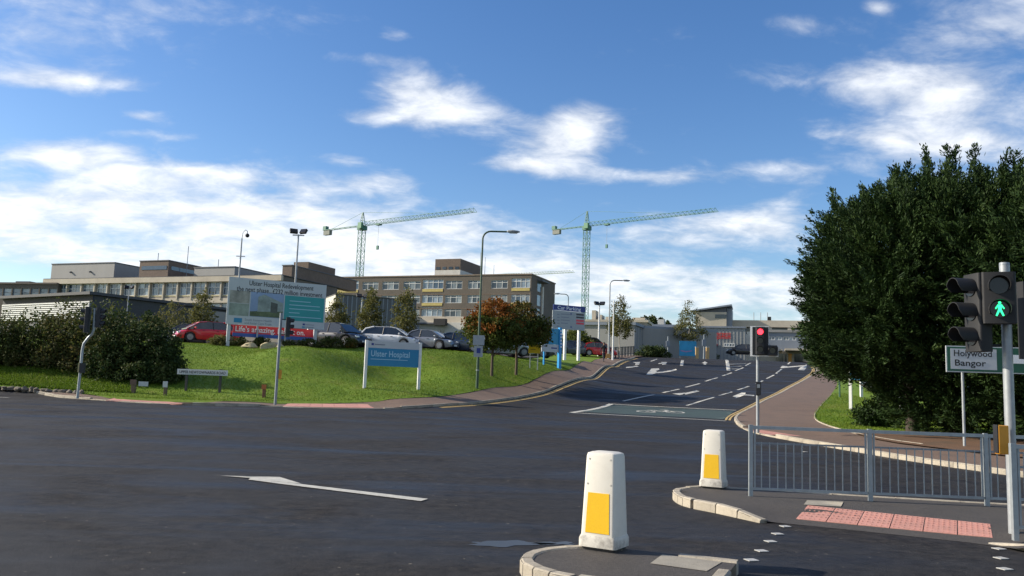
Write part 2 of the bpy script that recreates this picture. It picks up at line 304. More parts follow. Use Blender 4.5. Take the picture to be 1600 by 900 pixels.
# ------------------------------------------------------------------ ground sheets
def inpoly(poly, X, Y):
    X = np.asarray(X); Y = np.asarray(Y); c = np.zeros(X.shape, bool); n = len(poly)
    for i in range(n):
        x1, y1 = poly[i]; x2, y2 = poly[(i + 1) % n]
        if y1 == y2: continue
        c ^= ((y1 > Y) != (y2 > Y)) & (X < (x2 - x1) * (Y - y1) / (y2 - y1) + x1)
    return c
def densify(pl, step, closed=False):
    out = []; n = len(pl)
    for i in range(n if closed else n - 1):
        a = pl[i]; b = pl[(i + 1) % n]; d = math.dist(a, b); k = max(1, int(d / step + .5))
        out += [(a[0] + (b[0] - a[0]) * j / k, a[1] + (b[1] - a[1]) * j / k) for j in range(k)]
    if not closed: out.append(pl[-1])
    return out
def smooth_line(pl, it=2):
    for _ in range(it):
        q = [pl[0]]
        for a, b in zip(pl[:-1], pl[1:]): q += [(a[0] * .75 + b[0] * .25, a[1] * .75 + b[1] * .25), (a[0] * .25 + b[0] * .75, a[1] * .25 + b[1] * .75)]
        pl = q + [pl[-1]]
    return pl
def sheet(name, poly, zo, mat, res=1.0, zf=None, rough=0.):
    b = densify(poly, res, True); n = len(b)
    xs = np.arange(min(p[0] for p in b), max(p[0] for p in b), res); ys = np.arange(min(p[1] for p in b), max(p[1] for p in b), res)
    gx, gy = np.meshgrid(xs, ys); gx = gx.ravel(); gy = gy.ravel(); k = inpoly(poly, gx, gy); gx = gx[k]; gy = gy[k]
    bb = np.array(b)
    if len(gx):
        keep = np.ones(len(gx), bool)
        for s in range(0, len(gx), 4000):
            d = ((gx[s:s + 4000, None] - bb[None, :, 0]) ** 2 + (gy[s:s + 4000, None] - bb[None, :, 1]) ** 2).min(1); keep[s:s + 4000] = d > (res * .45) ** 2
        gx = gx[keep]; gy = gy[keep]
    vs = [Vector(p) for p in b] + [Vector((float(a), float(c))) for a, c in zip(gx, gy)]
    r = geometry.delaunay_2d_cdt(vs, [(i, (i + 1) % n) for i in range(n)], [], 0, 1e-5)
    V = np.array([(v.x, v.y) for v in r[0]]); T = np.array([f for f in r[2] if len(f) == 3])
    cx = V[T].mean(1); T = T[inpoly(poly, cx[:, 0], cx[:, 1])]
    Z = (terr(V[:, 0], V[:, 1]) if zf is None else zf(V[:, 0], V[:, 1])) + zo
    if rough: Z = Z + rough * RNG.random(len(Z))
    mb = MB(); mb.V = [(float(a), float(c), float(z)) for (a, c), z in zip(V, Z)]; mb.F = [tuple(map(int, t)) for t in T]
    o = mb.build(name, mat, fix=False)
    me = o.data; up = me.polygons[0].normal.z
    if up < 0:
        bm_ = bmesh.new(); bm_.from_mesh(me); bmesh.ops.reverse_faces(bm_, faces=bm_.faces); bm_.to_mesh(me); bm_.free()
    me.polygons.foreach_set('use_smooth', [True] * len(me.polygons))
    return o
def low(x, y, spots):
    """how far a footway is let down towards a dropped crossing"""
    r = np.zeros(np.shape(x))
    for (cx, cy, rad) in spots: r = np.maximum(r, 1 - ss(rad - .9, rad, np.hypot(np.asarray(x) - cx, np.asarray(y) - cy)))
    return r * .085
def struct(o): return tag(o, kind='structure')
M_ASPH = asphalt('road_asphalt', (.017, .0195, .0255), .66)  # sky reflection put into the base colour as a slight bluish tint
M_ASPH2 = asphalt('car_park_asphalt', (.05, .05, .052), .2)
M_PAVE = M('pavement_asphalt', (.155, .102, .072), .85, var=.25, scale=18, bump=.4, bscale=120, dirt=(.09, .066, .052), dscale=.9, damt=.6)
M_ISL = M('island_asphalt', (.062, .054, .047), .85, var=.4, scale=40, bump=.5, bscale=110, dirt=(.035, .032, .03), dscale=2.2, damt=.6)
M_GRASS = grassmat('lawn', [(.075, .135, .012), (.11, .18, .014), (.14, .205, .018), (.19, .18, .05)], .6)
M_LAND = grassmat('far_land', [(.05, .08, .02), (.07, .1, .03), (.1, .11, .04)], .05)
M_KERB = M('kerb_concrete', (.40, .35, .27), .85, var=.16, scale=9, bump=.35, bscale=70, dirt=(.16, .135, .105), dscale=4, damt=.75, objvar=.13)
M_PINK = M('pink_tactile', (.50, .235, .185), .8, var=.15, scale=14, bump=.2, bscale=60, dirt=(.36, .21, .17), dscale=3, damt=.6, objvar=.08)
M_WHITE = M('road_paint', (.50, .475, .40), .6, var=.18, scale=14, dirt=(.26, .26, .25), dscale=5, damt=.55)
M_YEL = M('yellow_paint', (.50, .345, .12), .65, var=.2, scale=10, dirt=(.2, .16, .09), dscale=3, damt=.6)
M_ASL = M('green_surfacing', (.038, .062, .05), .7, var=.2, scale=8, bump=.2, dirt=(.035, .04, .042), dscale=1.2, damt=.7)
M_PUD = M('puddle_water', (.035, .034, .032), .34, var=.1, spec=.6)
# the lie of the land to the horizon
mb = MB(); xs = np.concatenate([np.arange(-1500, -120, 60), np.arange(-120, 121, 4.), np.arange(160, 1501, 60)]); ys = np.concatenate([np.arange(-200, -10, 20), np.arange(-10, 140, 3.), np.arange(140, 400, 15), np.arange(400, 1500, 60)])
GX, GY = np.meshgrid(xs, ys); GZ = (terr(GX.ravel(), GY.ravel()) - .35).reshape(GX.shape); nx = len(xs)
mb.V = [(float(a), float(b), float(c)) for a, b, c in zip(GX.ravel(), GY.ravel(), GZ.ravel())]
mb.F = [(j * nx + i, j * nx + i + 1, (j + 1) * nx + i + 1, (j + 1) * nx + i) for j in range(len(ys) - 1) for i in range(nx - 1)]
land = struct(mb.build('ground', M_LAND, smooth=180))
road = struct(sheet('road', [(-70, -14), (34, -14), (34, 40), (60, 124), (-2, 124), (-22, 60), (-70, 60)], 0, M_ASPH, .8))
# kerb lines and pavement edges along the ground
KL = smooth_line(GL([(-260, 601), (-120, 605), (0, 610), (60, 614), (85, 621), (200, 629), (300, 634), (430, 636), (500, 639), (580, 640), (650, 638), (700, 635), (760, 630), (800, 624), (850, 613), (900, 596), (940, 578), (970, 566), (988, 560.5)]) + [(16.2, 99), (19, 112)], 2)
BL = smooth_line(GL([(-260, 597), (-120, 600.5), (0, 605), (60, 608), (120, 614), (200, 622), (300, 627), (430, 628), (512, 628.5), (605, 625), (660, 622.5), (700, 619), (742, 612), (780, 605), (850, 589), (900, 572)], .11) + [(9.0, 82), (11.5, 94), (15, 112)], 2)
KR = smooth_line([(37, 110), (34, 95)] + GL([(1280, 579), (1262, 592), (1240, 604), (1200, 625), (1160, 645), (1146, 654), (1150, 663), (1158, 669), (1174, 676.5), (1204, 683), (1242, 690), (1343, 707.5), (1417, 720), (1508, 733.5), (1600, 746), (1750, 770)]) + [(12.6, 6), (13, -10)], 2)
BR = smooth_line([(40, 110), (36.5, 95)] + GL([(1312, 597), (1296, 620), (1276, 640), (1270, 652), (1282, 662), (1310, 671.5), (1380, 688), (1473, 700), (1543, 708), (1613, 716), (1750, 732)], .11) + [(14.6, 6), (15, -10)], 2)
d1 = G(225, 628); d2 = G(515, 636); d3 = G(1200, 677)
DL = [(d1[0], d1[1], 3.2), (d2[0], d2[1], 3.4)]; DR = [(d3[0], d3[1], 2.6)]
pave_l = struct(sheet('pavement', KL + BL[::-1], .112, M_PAVE, .6, zf=lambda x, y: terr(x, y) - low(x, y, DL)))
lawn_l = struct(sheet('lawn', BL + [(8, 112), (-80, 112), (-80, 42)], .118, M_GRASS, .9, zf=lambda x, y: terr(x, y) - low(x, y, DL), rough=.02))
pave_r = struct(sheet('pavement', KR + BR[::-1], .112, M_PAVE, .6, zf=lambda x, y: terr(x, y) - low(x, y, DR)))
lawn_r = struct(sheet('lawn', BR + [(70, -10), (70, 110)], .118, M_GRASS, 1.0, zf=lambda x, y: terr(x, y) - low(x, y, DR), rough=.02))
cpark = struct(sheet('car_park', [(-60, 55.5), (-16, 55.5), (-6, 56), (-1, 59), (1.5, 66), (3.5, 84), (3.5, 100), (-60, 100)], .20, M_ASPH2, 1.5))
cpark2 = struct(sheet('car_park', [(24.5, 53.5), (60, 48), (60, 84), (33, 84)], .20, M_ASPH2, 1.5))
# bare earth and needle litter under the conifers
M_LIT = M('needle_litter', (.13, .065, .03), .95, var=.5, scale=22, bump=.6, bscale=40, dirt=(.06, .045, .025), dscale=1.4, damt=.8)
sheet_lit = struct(sheet('earth_verge', smooth_line(GL([(1335, 678), (1380, 690), (1473, 701.5), (1543, 709.5), (1613, 717.5), (1700, 728)], .13), 1) + [(19, 14), (26, 14), (26, 34)] + GL([(1425, 672), (1380, 676)], .13), .15, M_LIT, .8))
# kerb stones
def kerbmesh(L, w, h, bev=.018):
    b = bmesh.new(); bmesh.ops.create_cube(b, size=1); bmesh.ops.scale(b, vec=(L, w, h), verts=b.verts)
    bmesh.ops.bevel(b, geom=[e for e in b.edges if abs(e.verts[0].co.x - e.verts[1].co.x) > .1 and e.verts[0].co.z > 0], offset=bev, segments=1, affect='EDGES')
    me = bpy.data.meshes.new('kerb_stone'); b.to_mesh(me); b.free(); me.materials.append(M_KERB); return me
def walk(pl, step, start=0.):
    P = np.array(pl); seg = np.hypot(*(P[1:] - P[:-1]).T); s = np.concatenate([[0], np.cumsum(seg)])
    out = []; t = start
    while t + step <= s[-1]:
        a = np.array([np.interp(t, s, P[:, 0]), np.interp(t, s, P[:, 1])]); b = np.array([np.interp(t + step, s, P[:, 0]), np.interp(t + step, s, P[:, 1])]); out.append((a, b)); t += step
    return out
def kerb(parent, pl, L=.915, side=1, top=.125, zf=tz, w=.14, gap=.012, drop=(), start=0., ymax=1e9):
    me = kerbmesh(L - gap, w, .34)
    for a, b in walk(pl, L, start):
        if max(a[1], b[1]) > ymax: continue
        d = (b - a) / np.hypot(*(b - a)); nrm = np.array([-d[1], d[0]]) * side; c = (a + b) / 2 + nrm * w / 2
        za, zb = zf(*a), zf(*b); t = top + random.uniform(-.004, .004)
        if drop: t -= float(low(c[0], c[1], drop))
        inst('kerb_stone', me, parent, (c[0], c[1], (za + zb) / 2 + t - .17), (0, -math.atan2(zb - za, L), math.atan2(d[1], d[0]) + random.uniform(-.006, .006)))
kerb(pave_l, KL, side=1, drop=DL, ymax=92)
kerb(pave_r, KR, side=1, drop=DR, ymax=88)
kerb(lawn_r, [p for p in BR if 24 < p[1] < 60][:60], side=1, top=.16, w=.06)
# dropped crossings with pink paving: flat slabs
def slabs(parent, quad, nu, nv, zf, mat=M_PINK, gap=.012, blister=False, h=.05):
    """a grid of paving slabs across a quad (a->b along, a->d across) in world xy"""
    a, b, c, d = [np.array(q, float) for q in quad]
    for i in range(nu):
        for j in range(nv):
            def pt(u, v): return (a * (1 - u) * (1 - v) + b * u * (1 - v) + c * u * v + d * (1 - u) * v)
            q = [pt(i / nu, j / nv), pt((i + 1) / nu, j / nv), pt((i + 1) / nu, (j + 1) / nv), pt(i / nu, (j + 1) / nv)]; m_ = sum(q) / 4
            q = [m_ + (k - m_) * (1 - gap * nu / max(1e-3, np.hypot(*(b - a)))) for k in q]
            z = zf(*m_); mb = MB()
            zs = [zf(*k) for k in q]
            mb.add([(k[0] - m_[0], k[1] - m_[1], zz - z - h) for k, zz in zip(q, zs)] + [(k[0] - m_[0], k[1] - m_[1], zz - z) for k, zz in zip(q, zs)],
                   [(3, 2, 1, 0), (4, 5, 6, 7), (0, 1, 5, 4), (1, 2, 6, 5), (2, 3, 7, 6), (3, 0, 4, 7)])
            if blister:
                for bi in range(6):
                    for bj in range(6):
                        u, v = (bi + .5) / 6, (bj + .5) / 6; k = q[0] * (1 - u) * (1 - v) + q[1] * u * (1 - v) + q[2] * u * v + q[3] * (1 - u) * v
                        x, y, s = k[0] - m_[0], k[1] - m_[1], .012; zz = zf(*k) - z
                        mb.add([(x - s, y - s, zz), (x + s, y - s, zz), (x + s, y + s, zz), (x - s, y + s, zz), (x, y, zz + .007)], [(0, 1, 4), (1, 2, 4), (2, 3, 4), (3, 0, 4)])
            o = mb.build('paving_slab', mat, parent, fix=True); o.location = (m_[0], m_[1], z)
zpl = lambda x, y: tz(x, y) + .122 - float(low(x, y, DL))
zpr = lambda x, y: tz(x, y) + .122 - float(low(x, y, DR))
slabs(pave_l, GL([(165, 624.5), (285, 631), (262, 625.5), (180, 621.5)], .06), 6, 2, zpl)
slabs(pave_l, GL([(440, 634), (585, 636.5), (575, 631), (450, 629.5)], .06), 7, 2, zpl)
slabs(pave_r, GL([(1172, 672), (1206, 679), (1256, 680.5), (1190, 671)], .06), 4, 2, zpr)
# ------------------------------------------------------------------ painted markings
def paint(pts, mat=M_WHITE, name='road_marking', zo=.012, px=True):
    pl = GL(pts) if px else pts
    o = sheet(name, pl, 0, mat, .6, zf=lambda x, y: terr(x, y) + zo); o.parent = road; return o
def stroke(p, q, w, mat=M_WHITE, name='lane_line', px=True, zo=.012):
    a, b = (np.array(G(*p)), np.array(G(*q))) if px else (np.array(p), np.array(q))
    d = (b - a) / np.hypot(*(b - a)); n_ = np.array([-d[1], d[0]]) * w / 2
    return paint([tuple(a + n_), tuple(a - n_), tuple(b - n_), tuple(b + n_)], mat, name, zo, False)
def ribbon(pl, off, w, mat, name, zo=.012):
    P = np.array(densify(pl, .6)); t = np.gradient(P, axis=0); t /= np.hypot(*t.T)[:, None]; nn = np.stack([-t[:, 1], t[:, 0]], 1)
    A = P + nn * off; B = P + nn * (off + w); za = terr(A[:, 0], A[:, 1]) + zo; zb = terr(B[:, 0], B[:, 1]) + zo; k = len(P)
    mb = MB(); mb.V = [(*a, z) for a, z in zip(A, za)] + [(*b, z) for b, z in zip(B, zb)]; mb.F = [(i, i + 1, k + i + 1, k + i) for i in range(k - 1)]
    o = mb.build(name, mat, road, fix=True); return o
# left-turn arrow on the main road
paint([(388, 750.8), (424, 755.5), (657.5, 784.3), (668.5, 780.8), (472, 757.6), (424, 752.6)], name='road_arrow')
paint([(343.5, 744.6), (437, 746.8), (471, 757.2), (446, 755.2), (424, 752.8), (424, 755.6), (388, 750.8), (391, 748.2)], name='road_arrow', zo=.0145)
stroke((-60, 618), (14, 622), .14)
# cycle box at the stop line
paint([(905, 643.5), (957, 632.7), (1147, 642.2), (1130, 655.3)], M_ASL, 'cycle_box', .009)
stroke((893, 645), (1134, 658), .28, name='stop_line'); stroke((955, 631.4), (1150, 641.4), .2, name='stop_line'); stroke((893, 645), (955, 631.4), .3, name='centre_line')
bx, by = G(1032, 644)
def ring(c, r, w=.11):
    k = 20; mb = MB(); 
    pts = [(c[0] + math.cos(2 * math.pi * i / k) * rr, c[1] + 1.6 * math.sin(2 * math.pi * i / k) * rr) for rr in (r - w, r) for i in range(k)]
    mb.V = [(x, y, tz(x, y) + .015) for x, y in pts]; mb.F = [(i, (i + 1) % k, k + (i + 1) % k, k + i) for i in range(k)]
    mb.build('cycle_symbol', M_WHITE, road, fix=True)
ring((bx - .75, by), .5); ring((bx + .75, by), .5)
for p, q in [((bx - .75, by), (bx - .2, by + 1)), ((bx - .2, by + 1), (bx + .55, by + 1.05)), ((bx + .75, by), (bx + .45, by + 1.5)), ((bx - .2, by + 1), (bx + .1, by)), ((bx + .1, by), (bx + .55, by + 1.05)), ((bx + .25, by + 1.5), (bx + .7, by + 1.55)), ((bx - .45, by + 1.35), (bx - .05, by + 1.35))]:
    stroke(p, q, .11, name='cycle_symbol', px=False, zo=.0175)
c6 = lambda x, y: (860 + x * .2875, 540 + y * .2875)
for s in [(395, 303, 565, 268), (610, 257, 700, 237), (735, 227, 812, 207), (842, 195, 908, 175), (935, 165, 985, 148), (1005, 137, 1050, 120), (1060, 110, 1088, 95),
          (740, 327, 890, 282), (917, 272, 988, 252), (1017, 242, 1078, 222), (1118, 208, 1155, 191), (1175, 180, 1215, 160), (1226, 152, 1258, 128), (1292, 102, 1304, 90)]:
    stroke(c6(*s[:2]), c6(*s[2:]), .17, name='lane_line')
# hatched triangle and its edge lines near the crest
stroke(c6(968, 136), c6(958, 78), .35, name='centre_line')
for s in [(985, 128, 1020, 126), (978, 116, 1040, 112), (972, 102, 1062, 98)]: stroke(c6(*s[:2]), c6(*s[2:]), .25, name='hatching')
stroke(c6(713, 110), c6(718, 80), .3); stroke(c6(545, 86), c6(578, 74), .2)
# turning arrows up the hill (shaft, then head)
def arrow(shaft, head):
    paint([c6(*p) for p in shaft], name='road_arrow'); paint([c6(*p) for p in head], name='road_arrow', zo=.0145)
arrow([(560, 152), (560, 146), (684, 127), (686, 134)], [(521, 160), (548, 126), (590, 124), (592, 132), (572, 138), (585, 147), (552, 159)])
arrow([(735, 267), (725, 260), (792, 244), (811, 249)], [(662, 262), (735, 257), (718, 267), (700, 270)])
arrow([(1040, 270), (1050, 266), (1108, 270), (1108, 276)], [(990, 277), (1040, 256), (1062, 257), (1055, 270), (1030, 280), (1010, 286)])
arrow([(1282, 116), (1270, 122), (1385, 112), (1385, 107)], [(1345, 133), (1360, 118), (1395, 102), (1390, 124), (1380, 136)])
arrow([(1250, 120), (1262, 110), (1290, 114), (1275, 122)], [(1252, 122), (1260, 111), (1282, 113), (1268, 123)])
arrow([(410, 122), (412, 117), (470, 110), (480, 114)], [(446, 90), (488, 90), (482, 104), (460, 106), (464, 97)])
arrow([(585, 100), (590, 96), (620, 92), (622, 98)], [(600, 90), (634, 90), (628, 102), (606, 106), (612, 97)])
arrow([(832, 96), (834, 104), (846, 104), (848, 96)], [(822, 96), (840, 86), (856, 96)])
# double yellow lines beside the kerbs
KLy = [p for p in KL if p[0] > G(672, 637)[0] and p[1] < 92]; KRy = [p for p in KR if 37.5 < p[1] < 88 and p[0] > G(1144, 655)[0] - .5]
for o_ in (.16, .32): ribbon(KLy, -o_ - .1, .1, M_YEL, 'yellow_line'); ribbon(KRy, -o_ - .1, .1, M_YEL, 'yellow_line')
# reflecting studs round the crossing
stud = MB().box(-.055, .055, -.05, .05, 0, .007).mesh('road_stud'); stud.materials.append(M('stud', (.42, .41, .38), .5, var=.2))
for p in [(1227, 823.5), (1215, 835), (1204, 847), (1190, 862), (1174, 876.5), (1561, 858.5), (1564, 873), (1570, 890), (1258, 706.5)]:
    x, y = G(*p); inst('road_stud', stud, road, (x, y, tz(x, y) + .004), (0, 0, .3))
# rain still lying on the road
for (cx, cy, rx, ry, sd) in ((790, 850, 62, 4.2, 1), (868, 849.5, 30, 2.6, 5)):
    pts = [(cx + rx * math.cos(w) * (1 + .22 * math.sin(3 * w + sd) + .13 * math.sin(7 * w + 2 * sd)), cy + ry * math.sin(w) * (1 + .3 * math.sin(4 * w + sd) + .2 * math.sin(9 * w))) for w in np.linspace(0, 2 * math.pi, 36, endpoint=False)]
    struct(sheet('puddle', GL(pts), .004, M_PUD, .3))
# ------------------------------------------------------------------ traffic islands
def island(name, outline, slab_h=.12, kl=.45, front=None):
    o = struct(sheet(name, outline, slab_h - .008, M_ISL, .35)); return o
u_ = np.array([.92, -.39]); v_ = np.array([.39, .92]); C0 = np.array([.87, 7.46]); r_ = .72
arc = [tuple(C0 + r_ * (-math.sin(t) * u_ + math.cos(t) * v_)) for t in np.linspace(0, math.pi, 25)]
near_out = arc + [tuple(C0 - r_ * v_ + 1.06 * u_), tuple(C0 + r_ * v_ + 1.06 * u_)]
isl1 = island('traffic_island', [tuple(C0 + (np.array(p) - C0) * .99) for p in near_out])
zf0 = lambda x, y: tz(x, y)
kerb(isl1, arc, .2, 1, .125, zf0, w=.12, gap=.016)
kerb(isl1, [arc[-1], near_out[-2]], .52, 1, .125, zf0, w=.12); kerb(isl1, [near_out[-2], near_out[-1]], .48, 1, .125, zf0, w=.12, gap=.014); kerb(isl1, [near_out[-1], arc[0]], .53, 1, .125, zf0, w=.12)
# concrete cover slab let into the island
def cover(parent, quad, zo, zf=None): 
    o = sheet('cover_slab', quad, zo, M('old_concrete', (.30, .27, .215), .85, var=.2, scale=10, bump=.3, dirt=(.15, .14, .12), dscale=5, damt=.6), .3, zf=zf); o.parent = parent; return o
g_ = lambda px, py, h=.12: G(px, py, h)
cover(isl1, [g_(1016, 880), g_(1035, 866), g_(1128, 878), g_(1104, 892)], .117)
# far island with the guard rail
i2f = GL([(1053, 770), (1060, 775), (1070, 778.5), (1083, 781.5), (1100, 784.5), (1130, 790), (1183, 802)], .12)
i2f = [G(1049.5, 766, .12)] + i2f + GL([(1232, 811), (1400, 828), (1552, 844)], .06) + GL([(1600, 848), (1700, 858)], .12)
i2b = GL([(1700, 793), (1600, 788), (1450, 780), (1270, 769), (1174, 762.5), (1140, 760.5), (1092, 759.3), (1070, 760.6), (1055, 763.2)], .12)
_e0, _e1 = np.array(i2f[8]), np.array(i2f[10])
def isl2_low(x, y):
    x = np.asarray(x, float); y = np.asarray(y, float); d = (_e1 - _e0) / np.hypot(*(_e1 - _e0)); al = (x - _e0[0]) * d[0] + (y - _e0[1]) * d[1]; ac = -(x - _e0[0]) * d[1] + (y - _e0[1]) * d[0]
    L_ = np.hypot(*(_e1 - _e0)); return .109 * (1 - ss(0, 1.1, ac)) * ss(-.9, 0, al) * (1 - ss(L_, L_ + .6, al))
i2 = smooth_line(i2f, 1) + [(10.5, 8.4), (10.9, 11.4)] + smooth_line(i2b, 1)
isl2 = struct(sheet('traffic_island', i2, .112, M_ISL, .3, zf=lambda x, y: terr(x, y) - isl2_low(x, y)))
tip = smooth_line(i2f[:6], 1); tip = [i2b[-1]] + tip
kerb(isl2, [i2b[-3], i2b[-2], i2b[-1]], .3, 1, .125, zf0, w=.12, gap=.012)
kerb(isl2, smooth_line([i2b[-1]] + i2f[:5], 1), .21, 1, .125, zf0, w=.12, gap=.014)
kerb(isl2, i2f[4:9], .41, 1, .125, lambda x, y: tz(x, y) - float(isl2_low(x, y)), w=.12, gap=.014)
kerb(isl2, i2b[:-2], .9, 1, .125, zf0, w=.12)
kerb(isl2, i2f[10:] + [(10.4, 8.4)], .9, 1, .125, lambda x, y: tz(x, y) - float(isl2_low(x, y)), w=.12)
zi = lambda x, y: tz(x, y) + .121 - float(isl2_low(x, y))
t0, t1 = np.array(G(1243, 812, .02)), np.array(G(1552, 843, .02)); tb0, tb1 = np.array(G(1262, 796.5, .06)), np.array(G(1548, 826, .06))
slabs(isl2, [t0, t1, tb1, tb0], 6, 1, zi, blister=True)
# ramped road edge closing the island's low front
cv_ = cover(isl2, [g_(1256, 788.5), g_(1261, 781.5), g_(1318, 784.0), g_(1314, 791.5)], .120, lambda x, y: terr(x, y) - isl2_low(x, y))
# ------------------------------------------------------------------ upright planes seen from the junction
class Pl:
    """a vertical plane standing on the ground; pixel sight lines give its own (u, z)"""
    def __init__(s, name, label, cat, pL, YL, pR, YR, pref=560, z0=None, group=None):
        a = at(pL, pref, YL); b = at(pR, pref, YR); d = (b - a)[:2]; s.L = float(np.hypot(*d)); s.d = d / s.L; s.o = a[:2]
        s.z0 = tz(*s.o) if z0 is None else z0
        s.root = thing(name, label, cat, (s.o[0], s.o[1], s.z0), math.atan2(s.d[1], s.d[0]), group)
    def uv(s, px, py):
        r = ray(px, py); A = np.array([[r[0], -s.d[0]], [r[1], -s.d[1]]]); t, u = np.linalg.solve(A, s.o - CAM[:2]); return float(u), float(CAM[2] + t * r[2] - s.z0)
    def rect(s, x0, y0, x1, y1):
        ym = (y0 + y1) / 2; xm = (x0 + x1) / 2; return s.uv(x0, ym)[0], s.uv(x1, ym)[0], s.uv(xm, y1)[1], s.uv(xm, y0)[1]
    def box(s, name, px, y0, y1, mat, parent=None, **k):
        u0, u1, z0, z1 = s.rect(*px); return MB().box(u0, u1, y0, y1, z0, z1).build(name, mat, parent or s.root, **k)
    def gz(s, u, y=0): # ground under a spot
        p = s.o + s.d * u + np.array([-s.d[1], s.d[0]]) * y; return tz(*p) - s.z0
M_GALV = M('galvanised_steel', (.36, .395, .405), .5, .55, var=.12, scale=12, dirt=(.25, .27, .28), dscale=4, damt=.6)
M_GREYP = M('grey_paint', (.24, .27, .29), .5, .1, var=.1, scale=8, dirt=(.12, .13, .14), dscale=3, damt=.5)
M_POLE = M('grey_pole', (.33, .35, .36), .5, .3, var=.12, scale=8, dirt=(.2, .2, .2), dscale=3, damt=.5)
M_BLACK = M('black_plastic', (.014, .014, .016), .5, var=.2, scale=8)
M_BLACK2 = M('grey_black_plastic', (.008, .008, .009), .65, var=.2, scale=8, dirt=(.018, .018, .018), dscale=3, damt=.5)
M_LENS = M('dark_lens', (.01, .01, .012), .15, var=.1)
M_BOLL = M('bollard_plastic', (.68, .64, .55), .5, var=.06, scale=5, dirt=(.42, .38, .31), dscale=5, damt=.4)
M_BOLD = M('road_grime', (.05, .045, .04), .9, var=.4, scale=20)
M_YREF = M('yellow_reflector', (.80, .47, .012), .35, var=.06, scale=60, bump=.15, bscale=160)
M_WP = M('white_paint', (.74, .74, .72), .45, var=.06, scale=5, dirt=(.5, .5, .47), dscale=3, damt=.35)
M_ORNG = M('orange_plastic', (.62, .27, .02), .4, var=.08)
# ------------------------------------------------------------------ bollards
def rrect(w, d, z, r=.03, k=3):
    out = []
    for cx, cy, a0 in ((w / 2 - r, d / 2 - r, 0), (-w / 2 + r, d / 2 - r, 90), (-w / 2 + r, -d / 2 + r, 180), (w / 2 - r, -d / 2 + r, 270)):
        for i in range(k + 1): a = R(a0 + 90 * i / k); out.append((cx + r * math.cos(a), cy + r * math.sin(a), z))
    return out
def bollard(label, x, y, z, rz):
    t = thing('traffic_bollard', label, 'bollard', (x, y, z), rz, 'internally lit keep-clear bollards on the islands')
    MB().loft([rrect(.33, .29, -.02, .03), rrect(.345, .30, .03, .03)]).build('foot', M_BOLD, t, smooth=40)
    MB().loft([rrect(.38, .345, .025, .03), rrect(.38, .345, .10, .03), rrect(.358, .33, .128, .03)]).build('base_flange', M('bollard_flange', (.62, .58, .5), .5, var=.1, scale=6, dirt=(.12, .1, .08), dscale=6, damt=.85), t, smooth=40)
    MB().loft([rrect(.348, .325, .122, .03), rrect(.333, .303, .35, .03), rrect(.30, .255, .855, .03), rrect(.285, .24, .884, .03), rrect(.22, .18, .897, .03)]).build('shell', M_BOLL, t, smooth=40)
    yf = lambda z_: -(.325 + (.255 - .325) * (z_ - .122) / .733) / 2 - .004
    def quad(z0, z1, w0, w1, nm, mt, dy=0):
        mb = MB(); v = [(-w0, yf(z0) - dy, z0), (w0, yf(z0) - dy, z0), (w1, yf(z1) - dy, z1), (-w1, yf(z1) - dy, z1)]
        mb.add(v + [(a, b + .012, c) for a, b, c in v], [(0, 1, 2, 3), (0, 4, 5, 1), (1, 5, 6, 2), (2, 6, 7, 3), (3, 7, 4, 0)]); return mb.build(nm, mt, t, fix=True)
    quad(.155, .52, .122, .108, 'yellow_panel', M_YREF)
    for sx in (-1, 1):
        for z_ in (.60, .83):
            w = .118 if z_ < .7 else .107; MB().tube([(sx * w, yf(z_) + .006, z_), (sx * w, yf(z_) + .0015, z_)], .009, 8).build('screw', M('screw_head', (.42, .4, .35), .6), t)
    return t
bx_, by_ = G(944, 858, .115); bollard('large white bollard with yellow panel on the nearest kerbed island', bx_, by_ + .02, tz(bx_, by_) + .118, R(-31))
bx_, by_ = G(1115, 762, .115); bollard('smaller white bollard with yellow panel at the tip of the railed island', bx_, by_, tz(bx_, by_) + .118, R(-27))
# ------------------------------------------------------------------ guard rails
def guardrail(label, pts, zb, h=1.05, first_gap=0.0):
    p0 = np.array(pts[0]); p1 = np.array(pts[-1]); d = (p1 - p0) / np.hypot(*(p1 - p0))
    t = thing('guard_rail', label, 'guard rail', (p0[0], p0[1], zb), math.atan2(d[1], d[0]), 'galvanised pedestrian guard rails on the right-hand island')
    us = [float(np.dot(np.array(p) - p0, d)) for p in pts]
    post = MB().box(-.028, .028, -.028, .028, -.03, h).mesh('post'); post.materials.append(M_GALV)
    bar = MB().tube([(0, 0, .135), (0, 0, .80)], .0085, 6).mesh('bar', 60); bar.materials.append(M_GALV)
    for u in us: inst('post', post, t, (u, 0, 0))
    for a, b in zip(us[:-1], us[1:]):
        MB().box(a + .03, b - .03, -.022, .022, h - .06, h - .012).build('top_rail', M_GALV, t)
        MB().box(a + .03, b - .03, -.012, .012, .10, .135).build('bottom_rail', M_GALV, t)
        MB().box(a + .075, b - .075, .009, .016, .772, .798).build('spacer_rail', M_GREYP, t)
        for s in (a + .06, b - .06): MB().box(s - .011, s + .011, -.011, .011, .137, h - .062).build('end_stile', M_GALV, t)
        n = int((b - a - .2) / .115)
        for i in range(n): inst('bar', bar, t, (a + .1 + (b - a - .2) * (i + .5) / n, -.004 if i % 2 else .002, 0))
    return t
guardrail('long grey metal guard rail along the back of the railed island', [(3.63, 12.55), (5.36, 12.45), (7.02, 12.36), (8.7, 12.27), (10.3, 12.18)], tz(5, 12.4) + .105)
guardrail('short near grey guard rail starting beside the crossing signal pole', [(5.77, 9.62), (7.5, 9.45), (9.3, 9.27)], tz(6, 9.6) + .105)
